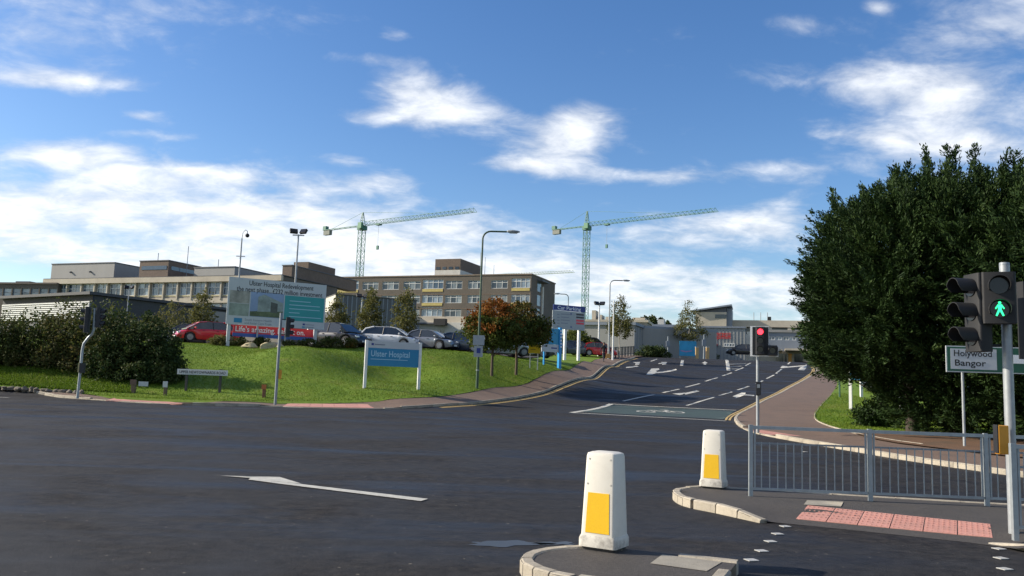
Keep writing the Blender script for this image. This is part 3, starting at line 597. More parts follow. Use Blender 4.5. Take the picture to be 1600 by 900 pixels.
# ------------------------------------------------------------------ traffic signals
def emit(name, col, s):
    return M(name, tuple(c * .4 for c in col), .4, var=0, emis=col, es=s)
def disc(r, n=16): return [(math.cos(2 * math.pi * i / n) * r, math.sin(2 * math.pi * i / n) * r) for i in range(n)]
def head(parent, n, loc, rz, lit=None, w=.3, pitch=.3, mat=M_BLACK, man=False, vis=.2, label=None):
    """signal head facing its own -y; aspects numbered from the top"""
    H = n * pitch + .05; b = MB(); b.loft([rrect(w, .17, -H / 2, .03), rrect(w, .17, H / 2, .03)])
    o = b.build('signal_head', mat, parent, smooth=40); o.location = loc; o.rotation_euler = (0, 0, rz)
    if label: o['label'] = label
    for i in range(n):
        zc = H / 2 - .025 - pitch * (i + .5)
        m_ = MB().prism_xz([(x, z + zc) for x, z in disc(.10)], -.098, -.084); lm = M_LENS
        if lit and i == lit[0] and not man: lm = lit[1]
        m_.build('lens', lm, o)
        v = MB(); k = 12; r1, r2 = .112, .12; a0 = R(-25); a1 = R(205); rings = []
        for rr, yy in ((r1, -.086), (r2, -.086), (r2, -.086 - vis), (r1, -.086 - vis)):
            rings.append([(rr * math.cos(a0 + (a1 - a0) * j / k), yy * (1 if yy > -.1 else (1 - .35 * max(0, -math.sin(a0 + (a1 - a0) * j / k) + .1))), zc + rr * math.sin(a0 + (a1 - a0) * j / k)) for j in range(k + 1)])
        vs = [q for r_ in rings for q in r_]; fs = []
        for a in range(4):
            for j in range(k): fs.append((a * (k + 1) + j, a * (k + 1) + j + 1, ((a + 1) % 4) * (k + 1) + j + 1, ((a + 1) % 4) * (k + 1) + j))
        v.add(vs, fs).build('visor', mat, o, smooth=50, fix=True)
        if man and i == lit[0]:
            body = [[(-.012, .062), (.012, .062), (.016, .078), (.009, .09), (-.009, .09), (-.016, .078)], [(-.022, .056), (.022, .056), (.05, .01), (.04, .0), (.02, .03), (.018, -.005), (.045, -.075), (.028, -.08), (.0, -.02), (-.028, -.08), (-.045, -.075), (-.018, -.005), (-.02, .03), (-.04, .0), (-.05, .01)]]
            for q in body: MB().prism_xz([(x * 1.02, z * 1.02 + zc) for x, z in q], -.103, -.099).build('walking_figure', lit[1], o)
    return o
E_RED = emit('red_light', (1.0, .03, .05), 3.2); E_GRN = emit('green_light', (.03, 1.0, .32), 1.7)
# crossing signal beside the rail
sx, sy = G(1584, 829, .115); zb = tz(sx, sy) + .112
t = thing('crossing_signal', 'tall grey crossing signal pole with lit green walking figure', 'traffic light', (sx, sy, zb))
H = float(at(1562, 414, sy)[2]) - zb
MB().tube([(0, 0, -.05), (0, 0, H)], .057, 14).build('pole', M_POLE, t, smooth=40); MB().tube([(0, 0, H), (0, 0, H + .03)], [.06, .055], 14).build('pole_cap', M_GREYP, t, smooth=40)
def lp(px, py, Y): p = at(px, py, Y); return (float(p[0] - sx), float(p[1] - sy), float(p[2] - zb))
a = lp(1560, 466, sy - .16); head(t, 2, a, R(-24), (1, E_GRN), w=.36, pitch=.285, mat=M_BLACK2, man=True, vis=.12, label='two-lamp pedestrian head showing a green walking figure')
a = lp(1528, 489, sy + .02); head(t, 3, a, R(-84), None, mat=M_BLACK2, vis=.24, label='three-lamp head seen side-on with long hoods')
a = lp(1612, 500, sy + .03); head(t, 3, a, R(100), None, mat=M_BLACK2, vis=.24)
for py in (437, 540): p = lp(1545, py, sy); q = lp(1562, py, sy); MB().tube([p, q], .018, 6).build('bracket', M_BLACK2, t)
p = lp(1565, 687, sy - .09); MB().cbox(p, (.125, .1, .34)).build('push_button_box', M_ORNG, t, bevel=.01); MB().cbox((p[0] - .068, p[1] + .0, p[2] + .01), (.012, .09, .33)).build('push_button_face', M_BLACK, t)
# red signal across the junction, head on a white-edged board
sx, sy = G(1184, 674, .11); zb = tz(sx, sy) + .112
t = thing('traffic_signal', 'traffic light showing red on a white edged black board at the hospital road', 'traffic light', (sx, sy, zb), R(-15))
H = float(at(1180, 557, sy)[2]) - zb
MB().tube([(0, 0, -.05), (0, 0, H + .9)], .057, 12).build('pole', M_POLE, t, smooth=40)
s_ = sy / F; W = 28 * s_; Hb = 47 * s_; W2 = 42 * s_; h2 = 17 * s_; x0 = -11.5 * s_
brd = [(x0, H), (x0 + W2, H), (x0 + W2, H + h2), (x0 + W, H + h2), (x0 + W, H + Hb), (x0, H + Hb)]
MB().prism_xz(brd, -.10, -.075).build('backing_board', M_WP, t)
e_ = .075; inn = [(x0 + e_, H + e_ * .6), (x0 + W2 - e_ * .2, H + e_ * .6), (x0 + W2 - e_ * .2, H + h2 - e_ * .3), (x0 + W - e_ * .2, H + h2 - e_ * .3), (x0 + W - e_ * .2, H + Hb - e_ * .3), (x0 + e_, H + Hb - e_ * .3)]
MB().prism_xz(inn, -.108, -.102).build('board_face', M_BLACK, t)
o = head(t, 3, (x0 + W / 2 + .02, -.2, H + Hb / 2 + .02), 0, (0, E_RED), vis=.16)
o = head(t, 1, (x0 + W2 - .2, -.2, H + h2 / 2 + .02), 0, None, vis=.16)
zz = float(at(1184, 607, sy)[2]) - zb; MB().cbox((0.02, -.09, zz), (.17, .14, .46)).build('push_button_box', M_BLACK, t, bevel=.01); MB().cbox((0.02, -.165, zz + .08), (.1, .01, .12)).build('push_button_face', M_GREYP, t)
# cranked pole by the hedge
sx, sy = G(121, 621, .11); zb = tz(sx, sy) + .112; k_ = sy / F
t = thing('traffic_signal', 'traffic light on a cranked grey pole in front of the hedge', 'traffic light', (sx, sy, zb))
def lq(px, py): p = at(px, py, sy); return (float(p[0] - sx), 0., float(p[2] - zb))
MB().tube([(0, 0, -.05), lq(127, 565), lq(128.5, 548), lq(131, 537), lq(138, 528), lq(144, 522), lq(147, 514), lq(148, 482)], .06, 10).build('pole', M_GALV, t, smooth=40)
a = lq(139, 500); head(t, 3, (a[0], -.12, a[2]), R(-80), None, w=.36, pitch=.36, vis=.2); a = lq(154, 496); head(t, 3, (a[0], .02, a[2]), R(100), None, pitch=.27, vis=.18)
a = lq(126, 575); MB().cbox((a[0] + .1, -.05, a[2]), (.2, .16, .42)).build('push_button_box', M_BLACK, t); MB().cbox((a[0] - .03, -.1, a[2] + .02), (.06, .05, .4)).build('push_button_face', M('faded_yellow', (.45, .36, .16), .6), t)
# straight pole in front of the billboard
sx, sy = G(430, 631, .11); zb = tz(sx, sy) + .112
t = thing('traffic_signal', 'slim dark straight traffic light pole in front of the redevelopment billboard', 'traffic light', (sx, sy, zb), 0)
H = float(at(442, 489, sy)[2]) - zb
MB().tube([(0, 0, -.05), (0, 0, H)], .062, 10).build('pole', M_GREYP, t, smooth=40)
head(t, 3, (.34, 0, H - .62), R(95), None, pitch=.27, vis=.16); MB().tube([(0, 0, H - .28), (.3, 0, H - .28)], .02, 6).build('bracket', M_BLACK, t); MB().tube([(0, 0, H - .95), (.3, 0, H - .95)], .02, 6).build('bracket', M_BLACK, t)
zz = float(at(438, 585, sy)[2]) - zb; MB().cbox((.12, .03, zz), (.11, .1, .4)).build('push_button_box', M_ORNG, t)
# ------------------------------------------------------------------ signs
M_SIGNW = M('sign_white', (.47, .49, .51), .4, var=.04, scale=2)
M_SIGNB = M('sign_blue', (.012, .20, .38), .4, var=.05, scale=2)
M_NAVY = M('sign_navy', (.012, .03, .20), .4, var=.05)
M_TEAL = M('sign_teal', (.02, .28, .29), .4, var=.05, scale=2)
M_REDS = M('sign_red', (.62, .03, .045), .4, var=.05)
M_BLUE2 = M('sign_mid_blue', (.03, .09, .33), .4, var=.05)
M_INK = M('black_ink', (.012, .012, .016), .5, var=0)
M_GINK = M('grey_ink', (.22, .24, .28), .5, var=0)
M_WINK = M('white_ink', (.78, .80, .82), .5, var=0)
M_PALE = M('pale_blue_ink', (.35, .55, .68), .5, var=0)
def post(pl, px, y0, mat, w=.09, back=.05, nm='post', ybase=None, d=None):
    u, z1 = pl.uv(px, y0); zg = pl.gz(u) + .05
    return MB().box(u - w / 2, u + w / 2, back, back + (d or w), zg - .2, z1).build(nm, mat, pl.root)
def bars(pl, parent, x0, y0, ws, dy, h, mat, y=-.034, nm='text_line'):
    for i, w in enumerate(ws):
        u0, u1, z0, z1 = pl.rect(x0, y0 + i * dy, x0 + w, y0 + i * dy + h); MB().box(u0, u1, y, y + .003, z0, z1).build(nm, mat, parent)
# the redevelopment billboard
bb = Pl('billboard', 'large pale hospital redevelopment billboard on posts above the grass bank', 'billboard', 353, 53, 507, 56, 500)
W = bb.L; z1 = bb.uv(356, 432)[1]; z0 = bb.uv(353, 506)[1]
pan = MB().box(0, W, -.03, .03, z0, z1).build('panel', M_SIGNW, bb.root)
for px in (357, 402, 446, 493):
    u, _ = bb.uv(px, 525); big = px in (357, 493); MB().box(u - (.1 if big else .05), u + (.1 if big else .05), .04, .04 + (.2 if big else .1), bb.gz(u) - .3, z1 - .2 if big else z0 + .3).build('post', M_POLE if not big else M_SIGNW, bb.root)
hh = z1 - z0
text(pan, 'Ulster Hospital Redevelopment', .44, W * .53, z1 - .44, -.034, M_INK, 'CENTER', width=W * .66)
text(pan, 'the next phase...£232 million investment', .44, W * .52, z1 - .86, -.034, M_INK, 'CENTER', width=W * .88)
def bpan(n_, a, b, c, d, mt, y=-.036): return MB().box(W * a, W * b, y, y + .004, z0 + hh * c, z0 + hh * d).build(n_, mt, pan)
bpan('picture', .02, .215, .46, .72, M('photo_print_fawn', (.30, .29, .25), .5, var=.5, scale=1.2)); bpan('picture', .02, .215, .19, .45, M('photo_print_green', (.22, .26, .22), .5, var=.5, scale=1.0))
bpan('picture', .225, .56, .19, .72, M('photo_print_sky', (.22, .30, .46), .5, var=.25, scale=.7))
MB().prism_xz([(W * .226, z0 + hh * .2), (W * .558, z0 + hh * .2), (W * .558, z0 + hh * .36), (W * .226, z0 + hh * .30)], -.040, -.037).build('picture', M('photo_print_lawn', (.10, .13, .06), .5, var=.5, scale=2), pan)
MB().prism_xz([(W * .30, z0 + hh * .3), (W * .555, z0 + hh * .34), (W * .555, z0 + hh * .52), (W * .36, z0 + hh * .68), (W * .30, z0 + hh * .62)], -.044, -.041).build('picture', M('photo_print_building', (.26, .31, .29), .5, var=.4, scale=1.5), pan)
MB().prism_xz([(W * .43, z0 + hh * .3), (W * .50, z0 + hh * .3), (W * .50, z0 + hh * .5), (W * .43, z0 + hh * .53)], -.048, -.045).build('picture', M('photo_print_dark', (.07, .08, .07), .5, var=.4, scale=1.5), pan)
bpan('teal_panel', .57, .985, .16, .70, M_TEAL)
for i, w in enumerate((.22, .32, .32, .11, .34)): MB().box(W * .62, W * (.62 + w), -.042, -.038, z0 + hh * (.58 - .085 * i), z0 + hh * (.595 - .085 * i)).build('text_line', M_PALE, pan)
bpan('blue_logo', .075, .155, .045, .14, M_SIGNB); bpan('small_logo', .77, .795, .075, .115, M_NAVY); bpan('small_logo', .765, .795, .02, .05, M_SIGNB)
text(pan, 'South Eastern Health', .2, W * .18, z0 + hh * .095, -.034, M_GINK, width=W * .27); text(pan, 'and Social Care Trust', .2, W * .18, z0 + hh * .025, -.034, M_GINK, width=W * .27)
for i in range(2): MB().box(W * .80, W * .89, -.036, -.032, z0 + hh * (.085 - .055 * i), z0 + hh * (.10 - .055 * i)).build('text_line', M_GINK, pan)
bn = Pl('banner', 'red and blue banner hung under the billboard', 'banner', 364, 53.5, 490, 56.3, 515)
zr = [bn.uv(364, y)[1] for y in (507, 519.5, 524.5)]
MB().box(0, bn.L, -.02, .02, zr[1], zr[0]).build('red_band', M_REDS, bn.root); MB().box(0, bn.L, -.02, .02, zr[2] - .03, zr[1] - .003).build('blue_band', M_BLUE2, bn.root)
text(bn.root, 'Life\'s amazing. Pass it on.', .5, .12, zr[1] + .1, -.026, M_WINK, width=bn.L * .86)
# name board of the hospital on the lawn
hs = Pl('hospital_sign', 'blue hospital name board on two white posts on the lawn', 'sign', 570, 42, 656, 43, 580)
W = hs.L; zt, zm, zb_ = hs.uv(573, 532)[1], hs.uv(573, 543)[1], hs.uv(572, 571)[1]
for u in (0.03, W - .03): MB().box(u - .07, u + .07, -.05, .09, hs.gz(u) - .2, zt + .03).build('post', M_WP, hs.root)
MB().box(.1, W - .1, -.03, .03, zm + .002, zt).build('header_panel', M_SIGNW, hs.root)
pb = MB().box(.1, W - .1, -.03, .03, zb_, zm).build('blue_panel', M_SIGNB, hs.root)
text(pb, 'Ulster Hospital', .42, .25, zm - .42, -.034, M_PALE, width=W * .70); MB().box(.25, W * .76, -.035, -.031, zm - .575, zm - .545).build('text_line', M_PALE, pb)
MB().box(.26, .38, -.035, -.031, zm + .13, zm + .24).build('logo', M_NAVY, hs.root); MB().box(.42, .95, -.035, -.031, zm + .15, zm + .21).build('text_line', M_GINK, hs.root)
# street name plate
sn = Pl('street_name_sign', 'low white street name plate on two dark legs by the kerb', 'sign', 277, 40.3, 356, 40.0, 582)
W = sn.L; zt, zb_ = sn.uv(317, 577.5)[1], sn.uv(317, 586)[1]
MB().box(0, W, -.012, .012, zb_, zt).build('name_plate', M_SIGNW, sn.root); text(sn.root, 'UPPER NEWTOWNARDS ROAD', .19, W / 2, zb_ + .06, -.016, M_INK, 'CENTER', width=W * .92)
for px in (290, 343): u, _ = sn.uv(px, 600); MB().box(u - .05, u + .05, .014, .1, sn.gz(u) - .2, zt + .05).build('leg', M('dark_timber', (.06, .055, .05), .8), sn.root)
# two plates fixed to the lamp column are a sign of their own
def small_post(name, label, cat, px, py, h, w, mat, topm=None, toph=.0, tw=None, grp=None, zo=.12):
    x, y = G(px, py, zo); t = thing(name, label, cat, (x, y, tz(x, y) + zo - .02), 0, grp)
    MB().box(-w / 2, w / 2, -w / 2, w / 2, -.1, h).build('post', mat, t, bevel=.01)
    if topm: MB().box(-(tw or w) / 2, (tw or w) / 2, -w / 2 - .03, -w / 2 - .002, h - toph, h + .02).build('marker_plate', topm, t)
    return t
M_TIMB = M('weathered_timber', (.15, .105, .07), .85, var=.3, scale=10)
small_post('marker_post', 'short brown timber marker post by the hedge end', 'post', 208, 614, .62, .18, M_TIMB, M('brown_plate', (.13, .08, .06), .7), .22, .27)
small_post('marker_post', 'short timber marker post with a pale square plate', 'post', 258, 617, .62, .14, M_TIMB, M_SIGNW, .26, .22)
small_post('hydrant_marker', 'low orange topped marker in the shaded grass', 'post', 412, 622, .62, .14, M('rusty_post', (.2, .09, .05), .8), M('faded_orange', (.42, .13, .04), .7), .2, .22)
x, y = G(219, 609, .12); t = thing('ground_plate', 'small white board lying low behind the brown marker post', 'board', (x, y + .3, tz(x, y) + .3)); MB().box(-.23, .23, -.015, .015, -.02, .2).build('plate', M_SIGNW, t); MB().box(-.2, -.16, .017, .04, -.35, .15).build('leg', M_TIMB, t)
# small yellow notice
ys = Pl('notice_board', 'small yellow notice on two pale posts beneath the red-leaved trees', 'sign', 826, 56, 844, 56, 560)
for px in (829, 841): post(ys, px, 538, M_WP, .07)
pan = ys.box('panel', (826, 537, 844.5, 552), -.03, .03, M('notice_yellow', (.72, .48, .01), .45, var=.05), ys.root); bars(ys, pan, 829, 540.5, (11, 8), 5, 1.2, M('notice_ink', (.3, .2, .02), .5))
# blue and white direction board with a blue end post
bd = Pl('direction_board', 'tall blue and white direction board with a bright blue post', 'sign', 846, 60, 877, 61, 560)
bd.box('blue_panel', (846, 513, 873, 538), -.03, .03, M('sign_cyan', (.012, .27, .48), .4, var=.05), bd.root); pw = bd.box('white_panel', (846, 538.3, 873, 550), -.03, .03, M_SIGNW, bd.root); bars(bd, pw, 861, 543, (9,), 4, 2, M_NAVY); bars(bd, pw, 849, 540, (4,), 4, 1.5, M_NAVY)
pp = post(bd, 875.3, 512, M('post_blue', (.02, .27, .60), .4), .22, -.11); bars(bd, pp, 874.2, 516, (2.5,) * 6, 5, 2.4, M_WINK, y=-.118)
post(bd, 852, 530, M('post_blue', (.02, .27, .60), .4), .1, .05)
# car parking board
cpk = Pl('car_park_sign', 'tall Car Parking board on two white posts by the footpath', 'sign', 862.5, 68, 913.5, 69.5, 540)
for px in (885, 906.5): post(cpk, px, 500, M_WP, .2, .04)
pn = cpk.box('panel', (863, 486.5, 913.5, 515), -.03, .03, M('sign_grey', (.33, .36, .37), .45, var=.05), cpk.root); hd = cpk.box('header_panel', (864.5, 477.5, 914.5, 486.2), -.03, .03, M_NAVY, cpk.root)
u, z = cpk.uv(889, 484.6); text(hd, 'Car Parking', .42, u, z, -.035, M_WINK, 'CENTER', width=cpk.L * .72)
bars(cpk, pn, 870, 490.5, (4, 4, 4, 4, 4), 4.6, 1.6, M_GINK); bars(cpk, pn, 876, 490.5, (16, 13, 14, 11), 4.6, 1.5, M_GINK)
bars(cpk, pn, 900, 490.5, (12, 12), 4.4, 2.6, M('display_black', (.03, .03, .04), .4)); bars(cpk, pn, 900, 499.7, (12, 12), 4.4, 3, M('display_red', (.65, .05, .08), .4)); bars(cpk, pn, 891, 489.5, (2,), 1, 2, M_NAVY); bars(cpk, pn, 891, 510, (2,), 1, 2, M_NAVY)
# half-hidden board under the big conifer
hb = Pl('white_post_sign', 'board on two white posts half hidden under the big conifer', 'sign', 1327, 46.5, 1406, 45, 640)
for px in (1328, 1405): post(hb, px, 575, M_WP, .15, .0)
hb.box('blue_panel', (1328, 560, 1406, 594), -.03, .03, M_SIGNB, hb.root)
x, y = G(1346, 621, .12); t = thing('white_post', 'lone white post behind the half-hidden board', 'post', (x, y, tz(x, y) + .1)); MB().box(-.08, .08, -.08, .08, -.1, 1.3).build('post', M_WP, t); MB().box(-.1, .1, -.1, .1, 1.302, 1.34).build('cap', M_GREYP, t)
x, y = G(1312, 621, .12); t = thing('green_post', 'thin green post left of the white posts on the small lawn', 'post', (x, y, tz(x, y) + .1)); MB().tube([(0, 0, -.1), (0, 0, 1.1)], .06, 8).build('post', M('green_paint', (.05, .12, .08), .5), t); MB().tube([(0, 0, 1.101), (0, 0, 1.15)], .07, 8).build('cap', M_GREYP, t)
# direction sign under the trees
ds = Pl('road_direction_sign', 'green bordered direction sign to Holywood and Bangor', 'sign', 1480, 24.6, 1660, 24.2, 640)
M_GRN = M('sign_green', (.008, .085, .05), .4, var=.05)
z1, z0 = ds.uv(1482, 540)[1], ds.uv(1482, 581)[1]; ue = ds.L
MB().box(0, ue, -.02, .02, z0, z1).build('border', M('sign_edge', (.5, .52, .52), .4), ds.root)
MB().box(.03, ue - .03, -.026, -.021, z0 + .03, z1 - .03).build('green_panel', M_GRN, ds.root)
uw = ds.uv(1557, 570)[0]; wpn = MB().box(.12, uw, -.032, -.027, z0 + .09, z1 - .08).build('white_panel', M_SIGNW, ds.root)
text(wpn, 'Holywood', .26, .2, ds.uv(1520, 557)[1], -.036, M_INK, width=1.05); text(wpn, 'Bangor', .26, .22, ds.uv(1520, 572)[1], -.036, M_INK, width=.86)
u, z = ds.uv(1590, 551); MB().box(uw + .25, uw + .75, -.032, -.027, z0 + .30, z0 + .55).build('route_patch', M_WINK, ds.root)
for px in (1507, 1640): u, _ = ds.uv(px, 640); MB().tube([(u, .07, ds.gz(u) - .2), (u, .07, z1 - .05)], .04, 10).build('post', M_POLE, ds.root, smooth=40)
# ------------------------------------------------------------------ lamps and masts
def lamp(label, px, py, Y, ytop, arm, mat, zo=.11, rtop=.05, rbot=.085, hs_=1.0):
    x = float(at(px, py, Y)[0]); zb = tz(x, Y) + zo; H = float(at(px + 6, ytop, Y)[2]) - zb
    t = thing('street_lamp', label, 'street lamp', (x, Y, zb), 0, 'curved-arm street lamps')
    MB().tube([(0, 0, -.1), (0, 0, 1.6)], rbot, 12).build('base_section', mat, t, smooth=40)
    rr = .45; MB().tube([(0, 0, 1.55), (0, 0, H - rr)] + [(rr - rr * math.cos(a), 0, H - rr + rr * math.sin(a)) for a in np.linspace(.2, math.pi / 2, 6)] + [(arm, 0, H + .01)], [rbot * .8] + [rtop] * 8, 10).build('column', mat, t, smooth=40)
    hd = MB(); L = .75 * hs_; rings = []
    for s, w, a, b in ((0, .05, -.03, .05), (.12, .13, -.06, .1), (.5, .16, -.07, .11), (.85, .13, -.05, .07), (1, .05, -.02, .03)): rings.append([(arm + L * s, w * math.cos(q), (b if math.sin(q) > 0 else -a) * math.sin(q)) for q in np.linspace(0, 2 * math.pi, 12, endpoint=False)])
    h = hd.loft(rings).build('lamp_head', M_GREYP, t, smooth=60, fix=True); h.location = (0, 0, H + .02)
    lz = MB().box(arm + .2 * L, arm + .8 * L, -.1, .1, -.085, -.06).build('lamp_glass', M('lamp_glass', (.4, .42, .42), .2), h)
    return t, H
M_LGRN = M('column_green', (.045, .085, .045), .5, var=.2, scale=3, dirt=(.03, .05, .04), dscale=1, damt=.5)
lt, LH = lamp('tall green street lamp with notice plates beside the red-leaved trees', 745, 611, 46.6, 361, 1.35, M_LGRN)
# plates on that column
z_ = lambda py: float(at(748, py, 46.6)[2]) - lt.location.z
MB().box(-.32, .32, -.13, -.10, z_(539.5), z_(524)).build('upper_plate', M('plate_grey', (.3, .32, .34), .5), lt); MB().box(-.25, .25, -.13, -.10, z_(558), z_(540.5)).build('lower_plate', M('plate_grey', (.3, .32, .34), .5), lt)
MB().box(-.09, .12, -.137, -.131, z_(552), z_(544)).build('blue_symbol', M_NAVY, lt); MB().tube([(0, 0, 1.0), (0, 0, 1.05)], .1, 10).build('band', M_GALV, lt)
lamp('tall grey street lamp by the walking person', 951, 548, 82, 438, 1.25, M_POLE, rtop=.06, rbot=.1)
# far lamp turned the other way behind the Car Parking board
t2, _ = lamp('distant street lamp behind the Car Parking board', 886, 545, 105, 460, 1.1, M_POLE, rtop=.06, rbot=.1); t2.rotation_euler = (0, 0, math.pi)
def mast(name, label, cat, px, py, Y, ytop, r=.06, mat=M_POLE, zo=.15):
    x = float(at(px, py, Y)[0]); zb = tz(x, Y) + zo; H = float(at(px, ytop, Y)[2]) - zb; t = thing(name, label, cat, (x, Y, zb))
    MB().tube([(0, 0, -.1), (0, 0, H * .3), (0, 0, H)], [r * 1.4, r, r * .8], 10).build('column', mat, t, smooth=40); return t, H
def flood(t, x, y, z, rz, s=.55):
    o = MB().box(-s / 2, s / 2, -.1, .1, -s * .32, s * .32).build('floodlight', M_BLACK2, t, bevel=.02); o.location = (x, y, z); o.rotation_euler = (R(-30), 0, rz)
    MB().box(-s * .42, s * .42, -.112, -.101, -s * .26, s * .26).build('floodlight_glass', M_LENS, o)
t, H = mast('floodlight_column', 'car park floodlight column with two lamps above the billboard', 'floodlight', 455, 540, 64, 366, .075)
MB().box(-.45, .45, -.04, .04, H - .1, H - .02).build('crossbar', M_POLE, t); flood(t, -.38, 0, H + .25, .5, .6); flood(t, .38, 0, H + .25, -.5, .6)
t, H = mast('camera_mast', 'security camera mast left of the billboard', 'camera mast', 366, 535, 66, 372, .07)
MB().tube([(0, 0, H), (.05, 0, H + .5), (.25, 0, H + .7), (.4, 0, H + .6), (.42, 0, H + .35)], .03, 8).build('swan_neck', M_POLE, t, smooth=60)
bm_ = bmesh.new(); bmesh.ops.create_uvsphere(bm_, u_segments=12, v_segments=8, radius=.17); me = bpy.data.meshes.new('camera_dome'); bm_.to_mesh(me); bm_.free(); me.materials.append(M_BLACK2); sm(me, 80); inst('camera_dome', me, t, (.42, 0, H + .25))
MB().box(-.35, .35, -.03, .03, H * .83, H * .83 + .06).build('crossbar', M_POLE, t); MB().box(-.42, -.08, -.2, .1, H * .47, H * .47 + .55).build('cabinet', M('cream_box', (.5, .48, .38), .5), t)
t, H = mast('floodlight_column', 'slim pale floodlight column behind the walking person', 'floodlight', 935, 548, 90, 476, .09, M_WP); flood(t, -.3, 0, H + .15, .6, .6); flood(t, .3, 0, H + .15, -.6, .6)
t, H = mast('pale_pole', 'plain pale pole right of the walking person', 'pole', 957.5, 548, 80, 470, .07, M_WP); MB().tube([(0, 0, H), (0, 0, H + .08)], [.07, .02], 8).build('cap', M_WP, t)
t, H = mast('floodlight_column', 'small floodlight column among the car park birches', 'floodlight', 562, 540, 88, 464, .09); flood(t, -.35, 0, H + .15, .6, .6); flood(t, .35, 0, H + .15, -.6, .6)
t, H = mast('floodlight_column', 'thin lamp column in front of the slatted building', 'floodlight', 194, 540, 92, 450, .06); flood(t, -.3, 0, H + .1, .6, .5); flood(t, .3, 0, H + .1, -.6, .5)
# ------------------------------------------------------------------ foliage
def quads(name, V, mat, parent=None):
    n = len(V) // 4; me = bpy.data.meshes.new(name); me.vertices.add(n * 4); me.vertices.foreach_set('co', np.ascontiguousarray(V, np.float32).ravel())
    me.loops.add(n * 4); me.loops.foreach_set('vertex_index', np.arange(n * 4, dtype=np.int32)); me.polygons.add(n); me.polygons.foreach_set('loop_start', np.arange(0, n * 4, 4, dtype=np.int32))
    me.update(calc_edges=True); me.materials.append(mat); o = bpy.data.objects.new(name, me); COL.objects.link(o); o.parent = parent; return o
def nrm(a): return a / (np.linalg.norm(a, axis=-1, keepdims=True) + 1e-9)
def rnd_dir(n): return nrm(RNG.normal(size=(n, 3)))
def leaves(C, D, L, W):
    n = len(C); D = nrm(D); B = nrm(np.cross(D, rnd_dir(n))); L = np.broadcast_to(np.asarray(L, float), (n,))[:, None]; W = np.broadcast_to(np.asarray(W, float), (n,))[:, None]
    V = np.empty((n, 4, 3)); V[:, 0] = C - D * L * .5; V[:, 1] = C + B * W * .5 + D * L * .08; V[:, 2] = C + D * L * .5; V[:, 3] = C - B * W * .5 + D * L * .08; return V.reshape(-1, 3)
def clumps(cent, rad, nleaf, up=.2, out=.5, L=.16, W=.1, flat=.8, orig=None):
    """leaves scattered through clumps: cent (n,3), rad (n,)"""
    n = len(cent); c = np.repeat(cent, nleaf, 0); r = np.repeat(rad, nleaf)[:, None]; d = rnd_dir(n * nleaf); q = RNG.random((n * nleaf, 1)) ** .45
    p = c + d * r * q * np.array([1, 1, flat]); D = rnd_dir(n * nleaf) + d * out + np.array([0, 0, up]); s = RNG.uniform(.65, 1.35, n * nleaf)
    return leaves(p, D, L * s, W * s)
M_BARK = M('bark', (.10, .075, .05), .9, var=.35, scale=9, bump=.5, bscale=20)
M_BARKD = M('dark_bark', (.045, .035, .026), .9, var=.35, scale=9, bump=.5, bscale=20)
M_BIRCH = M('pale_bark', (.34, .31, .26), .85, var=.35, scale=6)
def trunk(t, H, r, limbs, mat, sway=.1):
    pts = [(RNG.normal() * sway * s, RNG.normal() * sway * s, H * s) for s in np.linspace(0, 1, 6)]; pts[0] = (0, 0, -.15)
    mb = MB().tube(pts, [r * 1.15, r, r * .85, r * .65, r * .42, r * .15], 9)
    for (s, az, el, L) in limbs:
        p = np.array(pts[min(5, int(s * 5))]) * (1 - (s * 5) % 1) + np.array(pts[min(5, int(s * 5) + 1)]) * ((s * 5) % 1); d = np.array([math.cos(az) * math.cos(el), math.sin(az) * math.cos(el), math.sin(el)])
        mb.tube([tuple(p), tuple(p + d * L * .5 + np.array([0, 0, .05 * L])), tuple(p + d * L + np.array([0, 0, .18 * L]))], [r * .45 * (1 - s * .5), r * .28 * (1 - s * .5), r * .06], 6)
    return mb.build('trunk', mat, t, smooth=60)
def tree(name, label, x, y, zb, H, crown, n, nl, mat, tmat=M_BARK, r=.09, L=.16, W=.1, cr=.45, group=None, lim=9, up=.2, cat='tree', gap=.0):
    """crown: list of (height fraction, radius) giving its outline"""
    t = thing(name, label, cat, (x, y, zb), 0, group)
    hs_ = np.array([c[0] for c in crown]) * H; rs = np.array([c[1] for c in crown])
    trunk(t, H * .93, r, [(RNG.uniform(.25, .85), RNG.uniform(0, 6.28), R(RNG.uniform(20, 60)), RNG.uniform(.5, .95) * rs.max()) for _ in range(lim)], tmat)
    pz = rs ** 2 + .02; zz = np.interp(RNG.random(n), np.concatenate([[0], np.cumsum((pz[1:] + pz[:-1]) / 2 * np.diff(hs_))]) / max(1e-6, np.sum((pz[1:] + pz[:-1]) / 2 * np.diff(hs_))), hs_)
    a = RNG.random(n) * 6.283; rr = np.interp(zz, hs_, rs) * np.sqrt(RNG.uniform(.12, 1.05, n)) * RNG.uniform(.8, 1.12, n)
    c = np.stack([rr * np.cos(a), rr * np.sin(a), zz], 1)
    quads('crown', clumps(c, RNG.uniform(.6, 1.25, n) * cr, nl, up, .5, L, W), mat, t)
    return t
LF_RED = leafmat('autumn_leaf', [(.11, .085, .014), (.18, .085, .014), (.23, .08, .014), (.24, .06, .014)], trans=.35)
LF_AUT = leafmat('turning_leaf', [(.035, .06, .012), (.055, .075, .014), (.10, .075, .014), (.15, .06, .012)])
LF_GRN = leafmat('green_leaf', [(.05, .075, .014), (.08, .105, .02), (.12, .13, .028)], trans=.36)
LF_BIR = leafmat('birch_leaf', [(.075, .085, .025), (.12, .12, .035), (.17, .155, .05)], trans=.42)
LF_HDG = leafmat('hedge_leaf', [(.03, .052, .013), (.06, .082, .02), (.105, .105, .03), (.15, .115, .045)], trans=.28, clump=.45)
